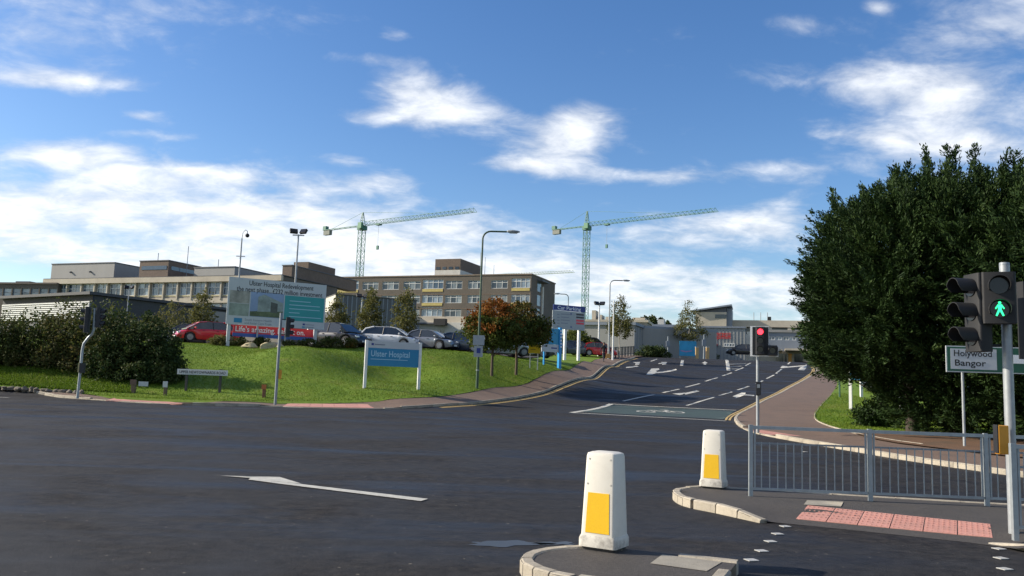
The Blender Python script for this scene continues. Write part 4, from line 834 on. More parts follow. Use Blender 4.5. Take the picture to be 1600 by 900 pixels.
LF_DRK = leafmat('dark_hedge_leaf', [(.015, .032, .009), (.03, .055, .014), (.058, .08, .022), (.085, .092, .03)], trans=.2, clump=1.1)
LF_CON = leafmat('cypress_spray', [(.007, .017, .005), (.015, .034, .008), (.028, .056, .012), (.055, .085, .019)], trans=.14, clump=1.1)
LF_FAR = leafmat('far_leaf', [(.03, .05, .015), (.05, .07, .022), (.075, .09, .03)], clump=.1)
# two autumn trees on the lawn: green skirts, reddening tops
def autumn(label, px, py, Y, ytop, rad, x_off=0, warm=True):
    x = float(at(px, py, Y)[0]); zb = tz(x, Y) + .12; H = float(at(px, ytop, Y)[2]) - zb
    t = thing('lawn_tree', label, 'tree', (x, Y, zb), 0, 'small trees turning red on the lawn')
    trunk(t, H * .9, .085, [(RNG.uniform(.28, .8), RNG.uniform(0, 6.28), R(RNG.uniform(15, 50)), RNG.uniform(.5, .95) * rad) for _ in range(16)], M_BARK, .06)
    def part_(nm, f0, f1, n, mat, r0):
        z_ = RNG.uniform(f0, f1, n); prof = np.interp(z_, [.34, .42, .52, .64, .8, .93, 1.0], [.35, .8, 1.0, 1.0, .84, .5, .15]) * rad; a = RNG.random(n) * 6.283; rr = prof * np.sqrt(RNG.uniform(.1, 1.1, n)) * RNG.uniform(.85, 1.15, n)
        return quads(nm, clumps(np.stack([rr * np.cos(a) + x_off, rr * np.sin(a), z_ * H], 1), RNG.uniform(.25, .55, n), 40, .15, .6, .16, .11), mat, t)
    part_('crown', .39 if warm else .46, .74, 160, LF_GRN if warm else LF_GRN, rad); part_('crown_top', .58, 1.0, 95, LF_RED if warm else LF_AUT, rad); part_('crown_middle', .48, .8, 70, LF_AUT, rad); return t
autumn('rounded tree with orange-red top left, behind the green lamp column', 768, 594, 51.5, 470, 1.7)
autumn('rounded tree with a greener spreading crown right of the orange tree', 806, 592, 53.5, 474, 1.75, .25, False)
# car park birches
for lab, px, Y, yt, rd, n in [('slender birch left of the billboard, nearest the red car', 313, 70, 447, 1.05, 90), ('low bushy birch above the red car roof', 262, 72, 470, 2.0, 120), ('slim birch just right of the billboard', 524, 66, 456, .95, 80),
                             ('bushy young birch behind the silver car', 576, 68, 452, 1.15, 120), ('tall thin birch behind the white hatchback', 631, 70, 446, 1.15, 110), ('tall birch beside the footpath rail', 968, 84, 461, 1.35, 130), ('loose birch left of the emergency department', 1076, 106, 471, 2.2, 170),
                             ('dark small tree behind the Car Parking board', 900, 86, 512, 2.0, 130)]:
    x = float(at(px, 540, Y)[0]); zb = tz(x, Y) + .15; H = float(at(px, yt, Y)[2]) - zb
    low_ = .32 if px != 262 else .1
    tree('birch_tree', lab, x, Y, zb, H, [(low_, rd * .5), (low_ + .12, rd), (.62, rd * .8), (.85, rd * .4), (1., .08)], n, 20 if px != 900 else 36, LF_BIR if px not in (900,) else LF_GRN, M_BIRCH, .05 * H / 6, .2, .12, .5, 'young trees round the car park')
# conifers at the right
def conifer(label, px, py, ytop, rad, seed, n=1000, nl=52, Y=None, base_f=.16):
    if Y is None: x, y = G(px, py, .12)
    else: x, y = float(at(px, py, Y)[0]), Y
    zb = tz(x, y) + .12; H = float(at(px, ytop, y)[2]) - zb
    t = thing('conifer_tree', label, 'tree', (x, y, zb), 0, 'big clipped cypress trees by the right-hand pavement')
    trunk(t, H * .9, .22, [(RNG.uniform(.08, .6), RNG.uniform(0, 6.28), R(RNG.uniform(5, 40)), RNG.uniform(.4, .75) * rad) for _ in range(26)], M_BARKD, .12)
    f = RNG.uniform(base_f, 1.0, n * 3); prof = np.interp(f, [0.0, .1, .18, .28, .45, .68, .84, .93, 1.0], [.6, .66, .78, .95, 1.0, .97, .86, .62, .16]); keep = RNG.random(n * 3) < prof; f = f[keep][:n]; prof = prof[keep][:n]; n = len(f)
    a = RNG.random(n) * 6.283; lump = 1 + .07 * np.sin(3 * a + seed + 4 * f) + .07 * np.sin(7 * a + 2.3 * seed - 9 * f) + .05 * np.sin(13 * a + 23 * f); rr = prof * rad * lump * np.where(RNG.random(n) < .74, RNG.uniform(.86, 1.03, n), RNG.uniform(.4, .86, n))
    out = np.stack([np.cos(a), np.sin(a), np.full(n, .28) + 1.2 * f ** 4], 1) + RNG.normal(size=(n, 3)) * .3; c = np.stack([rr * np.cos(a), rr * np.sin(a), f * H * .95], 1); Lc = RNG.uniform(.7, 1.5, n)
    # leaders breaking the skyline
    m_ = 16; la = RNG.random(m_) * 6.283; lr_ = rad * np.sqrt(RNG.random(m_)) * .8; lc = np.stack([lr_ * np.cos(la), lr_ * np.sin(la), H * (1.0 - .17 * (lr_ / rad) ** 1.6) - .35], 1); lc[0] = (0, 0, H - .5)
    for s_ in range(4): c = np.concatenate([c, lc + np.array([0, 0, .28 * s_]) * np.linspace(1.5, .6, m_)[:, None]]); out = np.concatenate([out, np.stack([np.cos(la + 2 * s_) * .35, np.sin(la + 2 * s_) * .35, np.ones(m_)], 1)]); Lc = np.concatenate([Lc, np.full(m_, .85 - .12 * s_)])
    n = len(c)
    # each clump is a flattened, upswept spray tapering to its tip
    cc = np.repeat(c, nl, 0); oo = nrm(np.repeat(out, nl, 0)); s = RNG.random((n * nl, 1)) ** .8; Lp = np.repeat(Lc, nl)[:, None]; fl = nrm(np.cross(out, rnd_dir(n))); fl = np.repeat(fl, nl, 0); la_ = RNG.normal(size=(n * nl, 1)) * .19 * (1.05 - s)
    p = cc + oo * (s - .35) * Lp + fl * la_ + RNG.normal(size=(n * nl, 3)) * .055 + np.array([0, 0, .12]) * (s ** 2) * Lp
    D = oo + fl * np.sign(la_) * .65 + RNG.normal(size=(n * nl, 3)) * .22; k = RNG.uniform(.7, 1.35, n * nl)
    quads('crown', leaves(p, D, .15 * k, .042 * k), LF_CON, t)
    return t
conifer('nearest left cypress, its dark crown overhanging the footpath', 1426, 676, 297, 3.6, 1.0, 1600, 118, base_f=.22)
conifer('tallest cypress with a pointed leader behind the direction sign', 1494, 680, 270, 3.5, 2.2, 1500, 105, base_f=.03)
conifer('cypress behind the crossing signal at the frame edge', 1588, 688, 284, 3.4, 3.7, 1400, 105, base_f=.03)
conifer('cypress at the far right beyond the frame edge', 1700, 700, 278, 3.2, 5.1, 700, 70, base_f=.03)
conifer('smaller cypress behind the leftmost one, by the side car park', 1380, 600, 316, 3.2, 6.0, 1100, 95, Y=45.5, base_f=.24)
# low shoots at the foot of the first trunk
x, y = G(1372, 650, .12)
def shrub(name, label, x, y, w, d, h, mat, n=50, nl=45, L=.1, W=.07, group=None, cat='shrub', zo=.12, cr=.22):
    t = thing(name, label, cat, (x, y, tz(x, y) + zo), 0, group)
    dd = rnd_dir(n); dd[:, 2] = np.abs(dd[:, 2]); q = RNG.random((n, 1)) ** .4; c = dd * q * np.array([w / 2, d / 2, h * .85])
    mb = MB()
    for i in range(6): e = c[i]; mb.tube([(0, 0, -.1), tuple(e * .5 + np.array([0, 0, .1 * h])), tuple(e)], [.03, .02, .008], 5)
    mb.build('stem', M_BARKD, t); quads('foliage', clumps(c, RNG.uniform(.7, 1.3, n) * cr, nl, .3, .7, L, W), mat, t); return t
shrub('cypress_regrowth', 'low cypress regrowth at the foot of the nearest trunk', *G(1372, 668, .12), 2.0, 1.4, 1.6, LF_CON, 60, 50, .16, .06, cr=.3)
# the hedge at the left
def hedge(name, label, spots, mat, L, W, nl, cr):
    x0, y0 = spots[len(spots) // 2][:2]; zb = tz(x0, y0); t = thing(name, label, 'hedge', (x0, y0, zb)); mb = MB(); C = []; rr = []
    for (x, y, w, d, h, n) in spots:
        z = tz(x, y) - zb + .1; dd = rnd_dir(n); dd[:, 2] = np.abs(dd[:, 2]); q = RNG.random((n, 1)) ** .33; c = dd * q * np.array([w / 2, d / 2, h]) * np.stack([np.ones(n), np.ones(n), .82 + .25 * RNG.random(n)], 1) + np.array([x - x0, y - y0, z]); C.append(c)
        for i in range(4): e = c[i]; mb.tube([(x - x0 + RNG.normal() * .2, y - y0, z - .2), tuple((e + np.array([x - x0, y - y0, z])) / 2), tuple(e)], [.05, .03, .01], 5)
    C = np.concatenate(C); mb.build('stems', M_BARKD, t); quads('foliage', clumps(C, RNG.uniform(.6, 1.4, len(C)) * cr, nl, .35, .6, L, W), mat, t); return t
def hs_spot(px, yb, yt, w, d, n, back=0.):
    x, y = G(px, yb, .12); y += back + d * .35; x = float(at(px, yb, y)[0]); h = float(at(px, yt, y)[2]) - tz(x, y) - .1; return (x, y, w, d, max(.8, h), n)
hedge('hedge', 'long shaggy mixed hedge with brownish top at the left edge', [hs_spot(px, yb, yt, 3.2, 3.0, 130) for px, yb, yt in ((-130, 574, 494), (-70, 576, 492), (-10, 578, 488), (45, 580, 480), (95, 583, 470), (140, 588, 462), (185, 592, 478))], LF_HDG, .15, .085, 50, .5)
hedge('shrub_mass', 'dark rounded shrub at the right end of the hedge', [hs_spot(175, 597, 490, 3.0, 2.8, 170), hs_spot(222, 602, 486, 2.9, 2.8, 190), hs_spot(252, 601, 497, 1.7, 2.2, 100), hs_spot(258, 602, 530, 1.6, 1.8, 70)], LF_DRK, .13, .085, 46, .36)
# planting and boulders beneath the billboard
for i, (px, py, w, h) in enumerate([(343, 541, 1.3, .75), (372, 541, 1.7, .85), (405, 541, 1.5, .65), (480, 546, 1.6, .7), (512, 548, 2.0, .9), (543, 549, 1.3, .8), (452, 544, 1.2, .55)]):
    lab = ['grey-green tuft at the billboard\'s left post', 'brownish bush under the billboard\'s left end', 'low bush under the red banner', 'olive bush below the billboard\'s right half', 'wide dark bush at the nose of the black estate', 'rust-tinged bush by the black estate\'s front wheel', 'small low bush behind the straight signal pole'][i]
    x = float(at(px, py, 53.5)[0]); shrub('shrub', lab, x, 53.5 + .2 * (i % 3), w, 1.0, h, [LF_BIR, LF_HDG, LF_HDG, LF_HDG, LF_HDG, LF_AUT, LF_HDG][i], 45, 40, .11, .07, 'low planting under the billboard')
def rock(name, label, x, y, z, s, mat, group, sq=.6):
    b = bmesh.new(); bmesh.ops.create_icosphere(b, subdivisions=2, radius=1)
    sd = RNG.random(3) * 9
    for v in b.verts:
        c = v.co; f = 1 + .25 * math.sin(3.1 * c.x + sd[0]) * math.cos(2.7 * c.y + sd[1]) + .15 * math.sin(5 * c.z + sd[2]); v.co = Vector((c.x * s[0] * f, c.y * s[1] * f, c.z * s[2] * f))
    me = bpy.data.meshes.new(name); b.to_mesh(me); b.free(); me.materials.append(mat); o = bpy.data.objects.new(name, me); COL.objects.link(o); o.location = (x, y, z); o.rotation_euler = (0, 0, RNG.random() * 6); sm(me, 35); return tag(o, label, 'stone', group)
M_BOUL = M('sandy_boulder', (.38, .32, .19), .9, var=.3, scale=5, bump=.4, bscale=12); M_STON = M('edging_stone', (.15, .125, .095), .9, var=.4, scale=4, bump=.4, bscale=12, objvar=.25)
for px, s, lab in ((391, (.5, .35, .24), 'pale boulder under the banner, left one'), (422, (.62, .35, .3), 'pale boulder under the banner, middle one'), (438, (.4, .3, .2), 'small pale boulder just left of the signal pole')):
    x = float(at(px, 542, 52.6)[0]); rock('boulder', lab, x, 52.6, tz(x, 52.6) + .2, s, M_BOUL, 'boulders beneath the billboard')
for i in range(15):
    px = -12 + i * 10 + random.uniform(-2, 2); x, y = G(px, 606 + i * .62, .12); rock('edging_stone', ['first', 'second', 'third', 'fourth', 'fifth', 'sixth', 'seventh', 'eighth', 'ninth', 'tenth', 'eleventh', 'twelfth', 'thirteenth', 'fourteenth', 'fifteenth'][i] + ' rough brown stone from the left in the row edging the hedge verge', x, y, tz(x, y) + .13, (random.uniform(.13, .24), .14, random.uniform(.09, .16)), M_STON, 'row of rough stones along the verge')
# mown grass: blades too many to count
def blades(name, label, poly, n, h, mat):
    P = np.array(poly); mn, mx_ = P.min(0), P.max(0); pts = np.empty((0, 2))
    while len(pts) < n:
        q = RNG.random((n, 2)) * (mx_ - mn) + mn; pts = np.concatenate([pts, q[inpoly(poly, q[:, 0], q[:, 1])]])
    pts = pts[:n]; z = terr(pts[:, 0], pts[:, 1]) + .14; C = np.stack([pts[:, 0], pts[:, 1], z], 1); D = RNG.normal(size=(n, 3)) * .45 + np.array([0, 0, 1.]); k = RNG.uniform(.6, 1.5, n) * h
    o = quads(name, leaves(C + np.array([0, 0, .02]), D, k * 1.6, k * .55), mat); return tag(o, label, 'grass', kind='stuff')
LF_GRS = leafmat('grass_blade', [(.075, .135, .012), (.11, .18, .014), (.14, .205, .02), (.18, .18, .045)], trans=.3, clump=.3)
blades('bank_grass', 'short mown grass covering the bank and lawn on the left', [p for p in BL if -30 < p[0] < 6] + [(3.5, 62), (-3, 57), (-8, 55), (-30, 55)], 110000, .04, LF_GRS)
blades('lawn_grass', 'short mown grass on the small lawn at the right', [p for p in BR if 30 < p[1] < 58 and p[0] > 12] + [(21, 30), (24, 44), (23, 58)], 30000, .04, LF_GRS)
blades('verge_grass', 'longer grass along the foot of the hedge', [G(-40, 598, .12), G(60, 607, .12), G(130, 612, .12), G(205, 615, .12), G(205, 606, .12), G(120, 585, .12), G(-40, 570, .12)], 16000, .11, LF_GRS)
# ------------------------------------------------------------------ vehicles
def paintm(name, c, metal=.0): return M(name, c, .28, metal, var=.04, scale=3, coat=.6, dirt=tuple(k * .7 for k in c), dscale=2, damt=.3)
M_GL = M('car_glass', (.02, .025, .03), .05, var=.1, spec=.9); M_TYRE = M('tyre', (.018, .018, .019), .85, var=.2); M_RIM = M('alloy', (.22, .225, .23), .4, .7, var=.3)
M_HL = M('headlamp', (.75, .78, .8), .1, var=.05, spec=.9); M_TL = M('tail_lamp', (.5, .02, .03), .2, var=.1); M_PLW = M('plate_white', (.7, .7, .66), .5, var=.05); M_TRIM = M('black_trim', (.02, .02, .022), .5, var=.1)
def car(label, x, y, z, rz, L, W, H, col, style='hatch', cat='car', name='parked_car', pitch=0., group='cars in the hospital car parks'):
    """nose at +x; origin on the ground at mid-length"""
    t = thing(name, label, cat, (x, y, z), rz, group); t.rotation_euler = (0, pitch, rz)
    wr = .32 if style != 'suv' else .36; clr = .18 if style != 'suv' else .24; xf, xr = L * .5 - L * .195, -L * .5 + L * .19
    belt = H * .62; hood = H * .60; tail = {'hatch': H * .64, 'sedan': H * .64, 'suv': H * .63, 'estate': H * .63}[style]
    xs = np.unique(np.concatenate([np.linspace(-L / 2, L / 2, 30), xf + wr * 1.12 * np.cos(np.linspace(0, math.pi, 11)), xr + wr * 1.12 * np.cos(np.linspace(0, math.pi, 11))]))
    rings = []
    for q in xs:
        s = q / (L / 2); w = W / 2 * (1 - .16 * abs(s) ** 5 - .05 * max(0, s) ** 3); zb = clr + .06 * abs(s) ** 6
        for xc in (xf, xr):
            if abs(q - xc) < wr * 1.13: zb = max(zb, wr + math.sqrt(max(0, (wr * 1.12) ** 2 - (q - xc) ** 2)) * .98)
        zt = np.interp(s, [-1, -.97, -.86, -.5, .1, .42, .8, .95, 1], [tail * .72, tail * .92, tail, belt * 1.02, belt, hood * 1.0, hood * .87, hood * .74, hood * .5])
        zb = min(zb, zt - .08); zm = zb + (zt - zb) * .5; zs = zb + (zt - zb) * .85
        rings.append([(q, -w * .94, zb), (q, -w, zm), (q, -w * .975, zs), (q, -w * .86, zt), (q, 0, zt + .025), (q, w * .86, zt), (q, w * .975, zs), (q, w, zm), (q, w * .94, zb)])
    MB().loft(rings).build('body', col, t, smooth=38, fix=True)
    prof = {'hatch': [(-.46, 0), (-.37, .72), (-.22, 1), (.05, .99), (.16, .86), (.36, 0)], 'sedan': [(-.36, 0), (-.22, .76), (-.10, 1), (.06, .98), (.15, .84), (.34, 0)], 'suv': [(-.47, 0), (-.43, .8), (-.33, 1), (.05, 1), (.14, .88), (.30, 0)], 'estate': [(-.47, 0), (-.42, .75), (-.30, 1), (.05, 1), (.15, .86), (.34, 0)]}[style]
    def zz(f): return belt + .01 + (H - belt - .03) * f
    gx = np.linspace(prof[0][0], prof[-1][0], 25); gl = []; rf = []
    for q in gx:
        f = float(np.interp(q, [p[0] for p in prof], [p[1] for p in prof])); wb = W / 2 * .87 * (1 - .1 * max(0, q * 2) ** 3); wt = wb * (1 - .22 * f); zq = zz(f)
        gl.append([(q * L, -wb, belt - .05), (q * L, -wt, zq), (q * L, 0, zq + .015), (q * L, wt, zq), (q * L, wb, belt - .05)])
        if f > .8: rf.append([(q * L, -wt - .006, zq - .03), (q * L, -wt * .96, zq + .02), (q * L, 0, zq + .045), (q * L, wt * .96, zq + .02), (q * L, wt + .006, zq - .03), (q * L, 0, zq - .01)])
    MB().loft(gl).build('windows', M_GL, t, smooth=38, fix=True); MB().loft(rf).build('roof', col, t, smooth=38, fix=True)
    for sd in (-1, 1):
        def side(q, f): 
            wb = W / 2 * .87 * (1 - .1 * max(0, q * 2) ** 3); return (q * L, sd * (wb * (1 - .22 * f) + .004), zz(f))
        pa = [prof[-1], prof[-2]]; pc = [prof[0], prof[1], prof[2]]
        MB().tube([side(pa[0][0], -.1), side(pa[1][0], pa[1][1]), side(prof[-3][0], prof[-3][1])], .035, 6).build('front_pillar', col, t, smooth=60)
        MB().tube([side(pc[0][0] + .02, -.1), side(pc[1][0] + .01, pc[1][1]), side(pc[2][0], pc[2][1])], .06 if style != 'sedan' else .05, 6).build('rear_pillar', col, t, smooth=60)
        MB().tube([side(-.06, -.1), side(-.05, .95)], .03, 6).build('door_pillar', M_TRIM, t, smooth=60)
        MB().cbox((L * .235, sd * (W / 2 + .06), belt + .06), (.12, .2, .13)).build('wing_mirror', col, t, bevel=.03)
        MB().cbox((L * .468, sd * W * .33, hood * .70), (.18, .30, .13)).build('headlight', M_HL, t, bevel=.03)
        MB().cbox((-L * .475, sd * W * .36, tail * .80), (.12, .22, .2)).build('tail_light', M_TL, t, bevel=.02)
        for dx in (-.12, .10): MB().cbox((L * dx, sd * W * .502, belt * .86), (.16, .03, .03)).build('door_handle', M_TRIM, t)
        for xc in (xf, xr):
            wv = bpy.data.objects.new('wheel', None); COL.objects.link(wv); wv.parent = t; wv.location = (xc, sd * (W / 2 - .11), wr); wv.empty_display_size = .1
            MB().tube([(0, -.1, 0), (0, -.085, 0), (0, .085, 0), (0, .1, 0)], [wr * .86, wr, wr, wr * .86], 18).build('tyre', M_TYRE, wv, smooth=40)
            MB().tube([(0, -.104 if sd < 0 else .08, 0), (0, -.08 if sd < 0 else .104, 0)], wr * .66, 14).build('rim', M_RIM, wv, smooth=40)
    MB().cbox((L * .492, 0, hood * .38), (.08, W * .62, .2)).build('grille', M_TRIM, t, bevel=.02); MB().cbox((L * .503, 0, hood * .40), (.03, .5, .11)).build('number_plate', M_PLW, t)
    MB().cbox((-L * .497, 0, tail * .60), (.03, .5, .11)).build('number_plate', M('plate_yellow', (.65, .5, .05), .5), t)
    MB().cbox((0, 0, clr + .04), (L * .86, W * .80, .12)).build('underbody', M_TRIM, t)
    return t
def parked(label, px, Y, rz, L, W, H, col, style, py=545, zo=.2, **k):
    x = float(at(px, py, Y)[0]); z = tz(x, Y) + zo; return car(label, x, Y, z, R(rz), L, W, H, col, style, **k)
C_RED = paintm('red_car_paint', (.58, .014, .022)); C_BLK = paintm('black_car_paint', (.012, .012, .016)); C_SIL = paintm('silver_car_paint', (.36, .38, .40), .4); C_WHT = paintm('white_car_paint', (.72, .72, .72)); C_GRY = paintm('grey_car_paint', (.22, .23, .245), .4); C_DKB = paintm('dark_blue_car_paint', (.02, .035, .06)); C_DGR = paintm('dark_grey_car_paint', (.05, .055, .06), .3)
parked('shiny red hatchback facing left above the grass bank', 322, 57.5, 214, 4.2, 1.78, 1.44, C_RED, 'hatch', py=535)
parked('dark grey car half hidden behind the red hatchback', 297, 63, 195, 4.5, 1.8, 1.5, C_DGR, 'estate', py=530)
parked('black estate with bright headlight right of the billboard', 527, 57.5, -28, 4.6, 1.88, 1.66, C_BLK, 'suv')
parked('pale silver saloon squeezed behind the black estate', 553, 62, -24, 4.5, 1.8, 1.45, C_SIL, 'sedan')
parked('white hatchback behind the hospital name board', 607, 58.5, -8, 4.2, 1.78, 1.46, C_WHT, 'hatch')
parked('grey saloon right of the hospital name board', 667, 59.5, -20, 4.4, 1.78, 1.42, C_GRY, 'sedan', py=548)
parked('dark blue saloon left of the lamp column', 716, 60.5, -12, 4.5, 1.8, 1.42, C_DKB, 'sedan', py=550)
parked('red car glimpsed between lamp column and trees', 747, 70, -10, 4.1, 1.75, 1.45, C_RED, 'hatch', py=550)
parked('dark estate in the second row behind the white hatchback', 590, 67, -15, 4.5, 1.8, 1.6, C_DGR, 'estate', py=540)
parked('silver hatchback in the second row behind the grey saloon', 646, 68, -12, 4.2, 1.78, 1.55, C_SIL, 'hatch', py=540)
parked('black car in the second row behind the dark blue saloon', 696, 69, -14, 4.4, 1.8, 1.58, C_BLK, 'estate', py=542)
parked('silver car seen between the two lawn tree trunks', 790, 63, 5, 4.3, 1.78, 1.44, C_SIL, 'hatch', py=555)
parked('dark car behind the right lawn tree trunk', 826, 66, -10, 4.3, 1.78, 1.46, C_DGR, 'estate', py=555)
parked('dark saloon behind the Car Parking board posts', 897, 84, 15, 4.3, 1.78, 1.46, C_DKB, 'sedan', py=545)
parked('dark van-like estate left of the walking person', 921, 88, 10, 4.7, 1.9, 1.9, C_DGR, 'suv', py=540)
parked('small red car glimpsed just left of the walking person', 934, 84.5, 12, 3.7, 1.7, 1.4, C_RED, 'hatch', py=545)
parked('dark saloon with white front waiting at the emergency entrance', 1162, 112, 170, 4.6, 1.8, 1.5, C_BLK, 'sedan', py=555, zo=.9, group='cars beyond the crest')
parked('silver car in the shade behind the direction sign', 1530, 55, 10, 4.3, 1.78, 1.45, C_SIL, 'hatch', py=610)
parked('dark car in the side car park behind the small lawn', 1395, 60, 160, 4.3, 1.78, 1.45, C_DGR, 'hatch', py=610)
parked('red car in the shade at the right edge behind the cypress', 1606, 56, -170, 4.2, 1.78, 1.5, C_RED, 'hatch', py=590)
# ------------------------------------------------------------------ the walker with a bag
def person(label, x, y, z, rz):
    t = thing('person', label, 'person', (x, y, z), rz)
    V = []; E = []; Rr = []
    def chain(pts, start=None):
        prev = start
        for p, r in pts:
            V.append(p); Rr.append(r); i = len(V) - 1
            if prev is not None: E.append((prev, i))
            prev = i
        return prev
    pel = chain([((0, 0, .95), .15)]); ch = chain([((0, .01, 1.1), .145), ((0, .0, 1.3), .165), ((0, .0, 1.42), .12), ((0, -.01, 1.5), .06), ((0, -.03, 1.56), .075), ((0, -.04, 1.65), .095), ((0, -.03, 1.73), .07)], pel)
    sh = 3
    for sd, fy in ((-1, -.28), (1, .26)):
        k = chain([((sd * .10, fy * .12, .88), .10), ((sd * .11, fy * .6 - .04, .5), .065), ((sd * .11, fy + (.06 if fy > 0 else 0), .11), .045), ((sd * .115, fy - .12, .04), .04)], pel)
    for sd, fy in ((-1, .14), (1, -.12)):
        k = chain([((sd * .19, 0, 1.38), .065), ((sd * .25, fy * .5 + .02, 1.12), .05), ((sd * .26, fy, .90), .037), ((sd * .265, fy - .02, .82), .036)], sh)
        w = k
        for j, (dy, ln) in enumerate(((-.03, .07), (-.01, .085), (.01, .08), (.03, .065))): chain([((sd * .265, fy + dy, .77), .010), ((sd * .258, fy + dy, .77 - ln * .6), .009)], w)
        chain([((sd * .25, fy - .045, .79), .010), ((sd * .245, fy - .05, .755), .009)], w)
    me = bpy.data.meshes.new('body'); me.from_pydata(V, E, []); o = bpy.data.objects.new('body', me); COL.objects.link(o); o.parent = t
    m_ = o.modifiers.new('skin', 'SKIN'); o.modifiers.new('sub', 'SUBSURF').levels = 2; o.modifiers['sub'].render_levels = 2
    for v, r in zip(me.skin_vertices[0].data, Rr): v.radius = (r, r); 
    me.skin_vertices[0].data[0].use_root = True
    mt = bpy.data.materials.new('walker_clothes'); mt.use_nodes = True; N = mt.node_tree.nodes; Lk = mt.node_tree.links; tc = N.new('ShaderNodeTexCoord'); sp = N.new('ShaderNodeSeparateXYZ'); Lk.new(tc.outputs['Object'], sp.inputs[0])
    rp = N.new('ShaderNodeValToRGB'); rp.color_ramp.interpolation = 'CONSTANT'; e = rp.color_ramp.elements; e[0].position = 0; e[0].color = (.02, .02, .02, 1); e[1].position = .045; e[1].color = (.03, .032, .045, 1)
    for p_, c_ in ((.42, (.26, .14, .10)), (.45, (.012, .012, .015)), (.755, (.30, .17, .12))): k = e.new(p_); k.color = (*c_, 1)
    dv = N.new('ShaderNodeMath'); dv.operation = 'DIVIDE'; dv.inputs[1].default_value = 2.0; Lk.new(sp.outputs[2], dv.inputs[0]); Lk.new(dv.outputs[0], rp.inputs[0]); Lk.new(rp.outputs[0], N['Principled BSDF'].inputs['Base Color']); N['Principled BSDF'].inputs['Roughness'].default_value = .8
    me.materials.append(mt)
    rings = [[(math.cos(a) * r, math.sin(a) * r * 1.1 + oy, zq) for a in np.linspace(0, 6.283, 12, endpoint=False)] for zq, r, oy in ((1.63, .085, .03), (1.69, .105, .0), (1.76, .095, -.02), (1.80, .04, -.03))]
    MB().loft(rings).build('hair', M('dark_hair', (.02, .014, .01), .7), t, smooth=60, fix=True)
    b = MB(); 
    MB().loft([[(math.cos(a) * .135, math.sin(a) * .12, zq) for a in np.linspace(0, 6.283, 12, endpoint=False)] for zq in (1.455, 1.47)]).build('collar', M('jacket_collar', (.02, .02, .024), .8), t, smooth=60)
    return t
x, y = G(943, 565.5, .115); pz = tz(x, y) + .112
person('person in a dark jacket walking down the footpath', x, y, pz, R(15))
t = thing('shopping_bag', 'tan orange bag carried by the walking person', 'bag', (x + .40, y - .1, pz + .36), R(10)); MB().loft([rrect(.42, .16, 0, .04), rrect(.46, .2, .2, .04), rrect(.40, .12, .40, .03)]).build('sack', M('tan_bag', (.50, .27, .08), .6, var=.15), t, smooth=40); MB().tube([(-.12, 0, .39), (-.1, 0, .5), (0, 0, .55), (.1, 0, .5), (.12, 0, .39)], .012, 6).build('handle', M('bag_handle', (.2, .1, .04), .6), t)
# dark rail along the top of the footpath
a, b = np.array(at(951, 556, 83)[:2]), np.array(at(990, 556, 96)[:2]); d = (b - a) / np.hypot(*(b - a)); zb = tz(*a) + .11
t = thing('footpath_railing', 'dark slatted railing along the top of the footpath', 'railing', (a[0], a[1], zb), math.atan2(d[1], d[0])); Lr = float(np.hypot(*(b - a))); sl = (tz(*b) - tz(*a)) / Lr
M_RAIL = M('dark_rail', (.05, .055, .06), .5, .2)
for i in range(9): u = Lr * i / 8; MB().box(u - .06, u + .06, -.06, .06, u * sl - .2, u * sl + 1.12).build('post', M_RAIL, t)
for zr in (.25, 1.05):
    mb = MB(); mb.add([(0, -.03, zr), (Lr, -.03, zr + Lr * sl), (Lr, .03, zr + Lr * sl), (0, .03, zr), (0, -.03, zr + .06), (Lr, -.03, zr + .06 + Lr * sl), (Lr, .03, zr + .06 + Lr * sl), (0, .03, zr + .06)], [(0, 3, 2, 1), (4, 5, 6, 7), (0, 1, 5, 4), (1, 2, 6, 5), (2, 3, 7, 6), (3, 0, 4, 7)]); mb.build('rail', M_RAIL, t)
for i in range(48): u = Lr * (i + .5) / 48; MB().box(u - .015, u + .015, -.012, .012, u * sl + .3, u * sl + 1.06).build('bar', M_RAIL, t)
# ------------------------------------------------------------------ buildings
def holed(u0, u1, z0, z1, holes, y=0., dep=.25):
    """front face with openings and their reveals; the front is at y, facing -y"""
    us = sorted(set([u0, u1] + [h[0] for h in holes] + [h[1] for h in holes])); zs = sorted(set([z0, z1] + [h[2] for h in holes] + [h[3] for h in holes])); us = [u for u in us if u0 <= u <= u1]; zs = [z for z in zs if z0 <= z <= z1]; mb = MB()
    for a, b in zip(us[:-1], us[1:]):
        for c, d in zip(zs[:-1], zs[1:]):
            um, zm = (a + b) / 2, (c + d) / 2
            if any(h[0] < um < h[1] and h[2] < zm < h[3] for h in holes): continue
            mb.add([(a, y, c), (b, y, c), (b, y, d), (a, y, d)], [(0, 1, 2, 3)])
    for a, b, c, d in holes:
        mb.add([(a, y, c), (b, y, c), (b, y, d), (a, y, d), (a, y + dep, c), (b, y + dep, c), (b, y + dep, d), (a, y + dep, d)], [(0, 4, 5, 1), (1, 5, 6, 2), (2, 6, 7, 3), (3, 7, 4, 0)])
    return mb
M_BRICK = M('brown_brick', (.125, .105, .082), .85, var=.2, scale=3, bump=.25, bscale=14, dirt=(.085, .072, .058), dscale=.25, damt=.6)
M_BRICKD = M('tower_brick', (.15, .11, .083), .85, var=.2, scale=3, bump=.2, bscale=14, dirt=(.11, .08, .06), dscale=.3, damt=.5)
M_CREAM = M('cream_render', (.50, .44, .34), .8, var=.07, scale=1, dirt=(.34, .29, .22), dscale=.35, damt=.6)
M_CONC = M('grey_concrete', (.30, .27, .225), .85, var=.12, scale=1.5, dirt=(.2, .175, .14), dscale=.3, damt=.6)
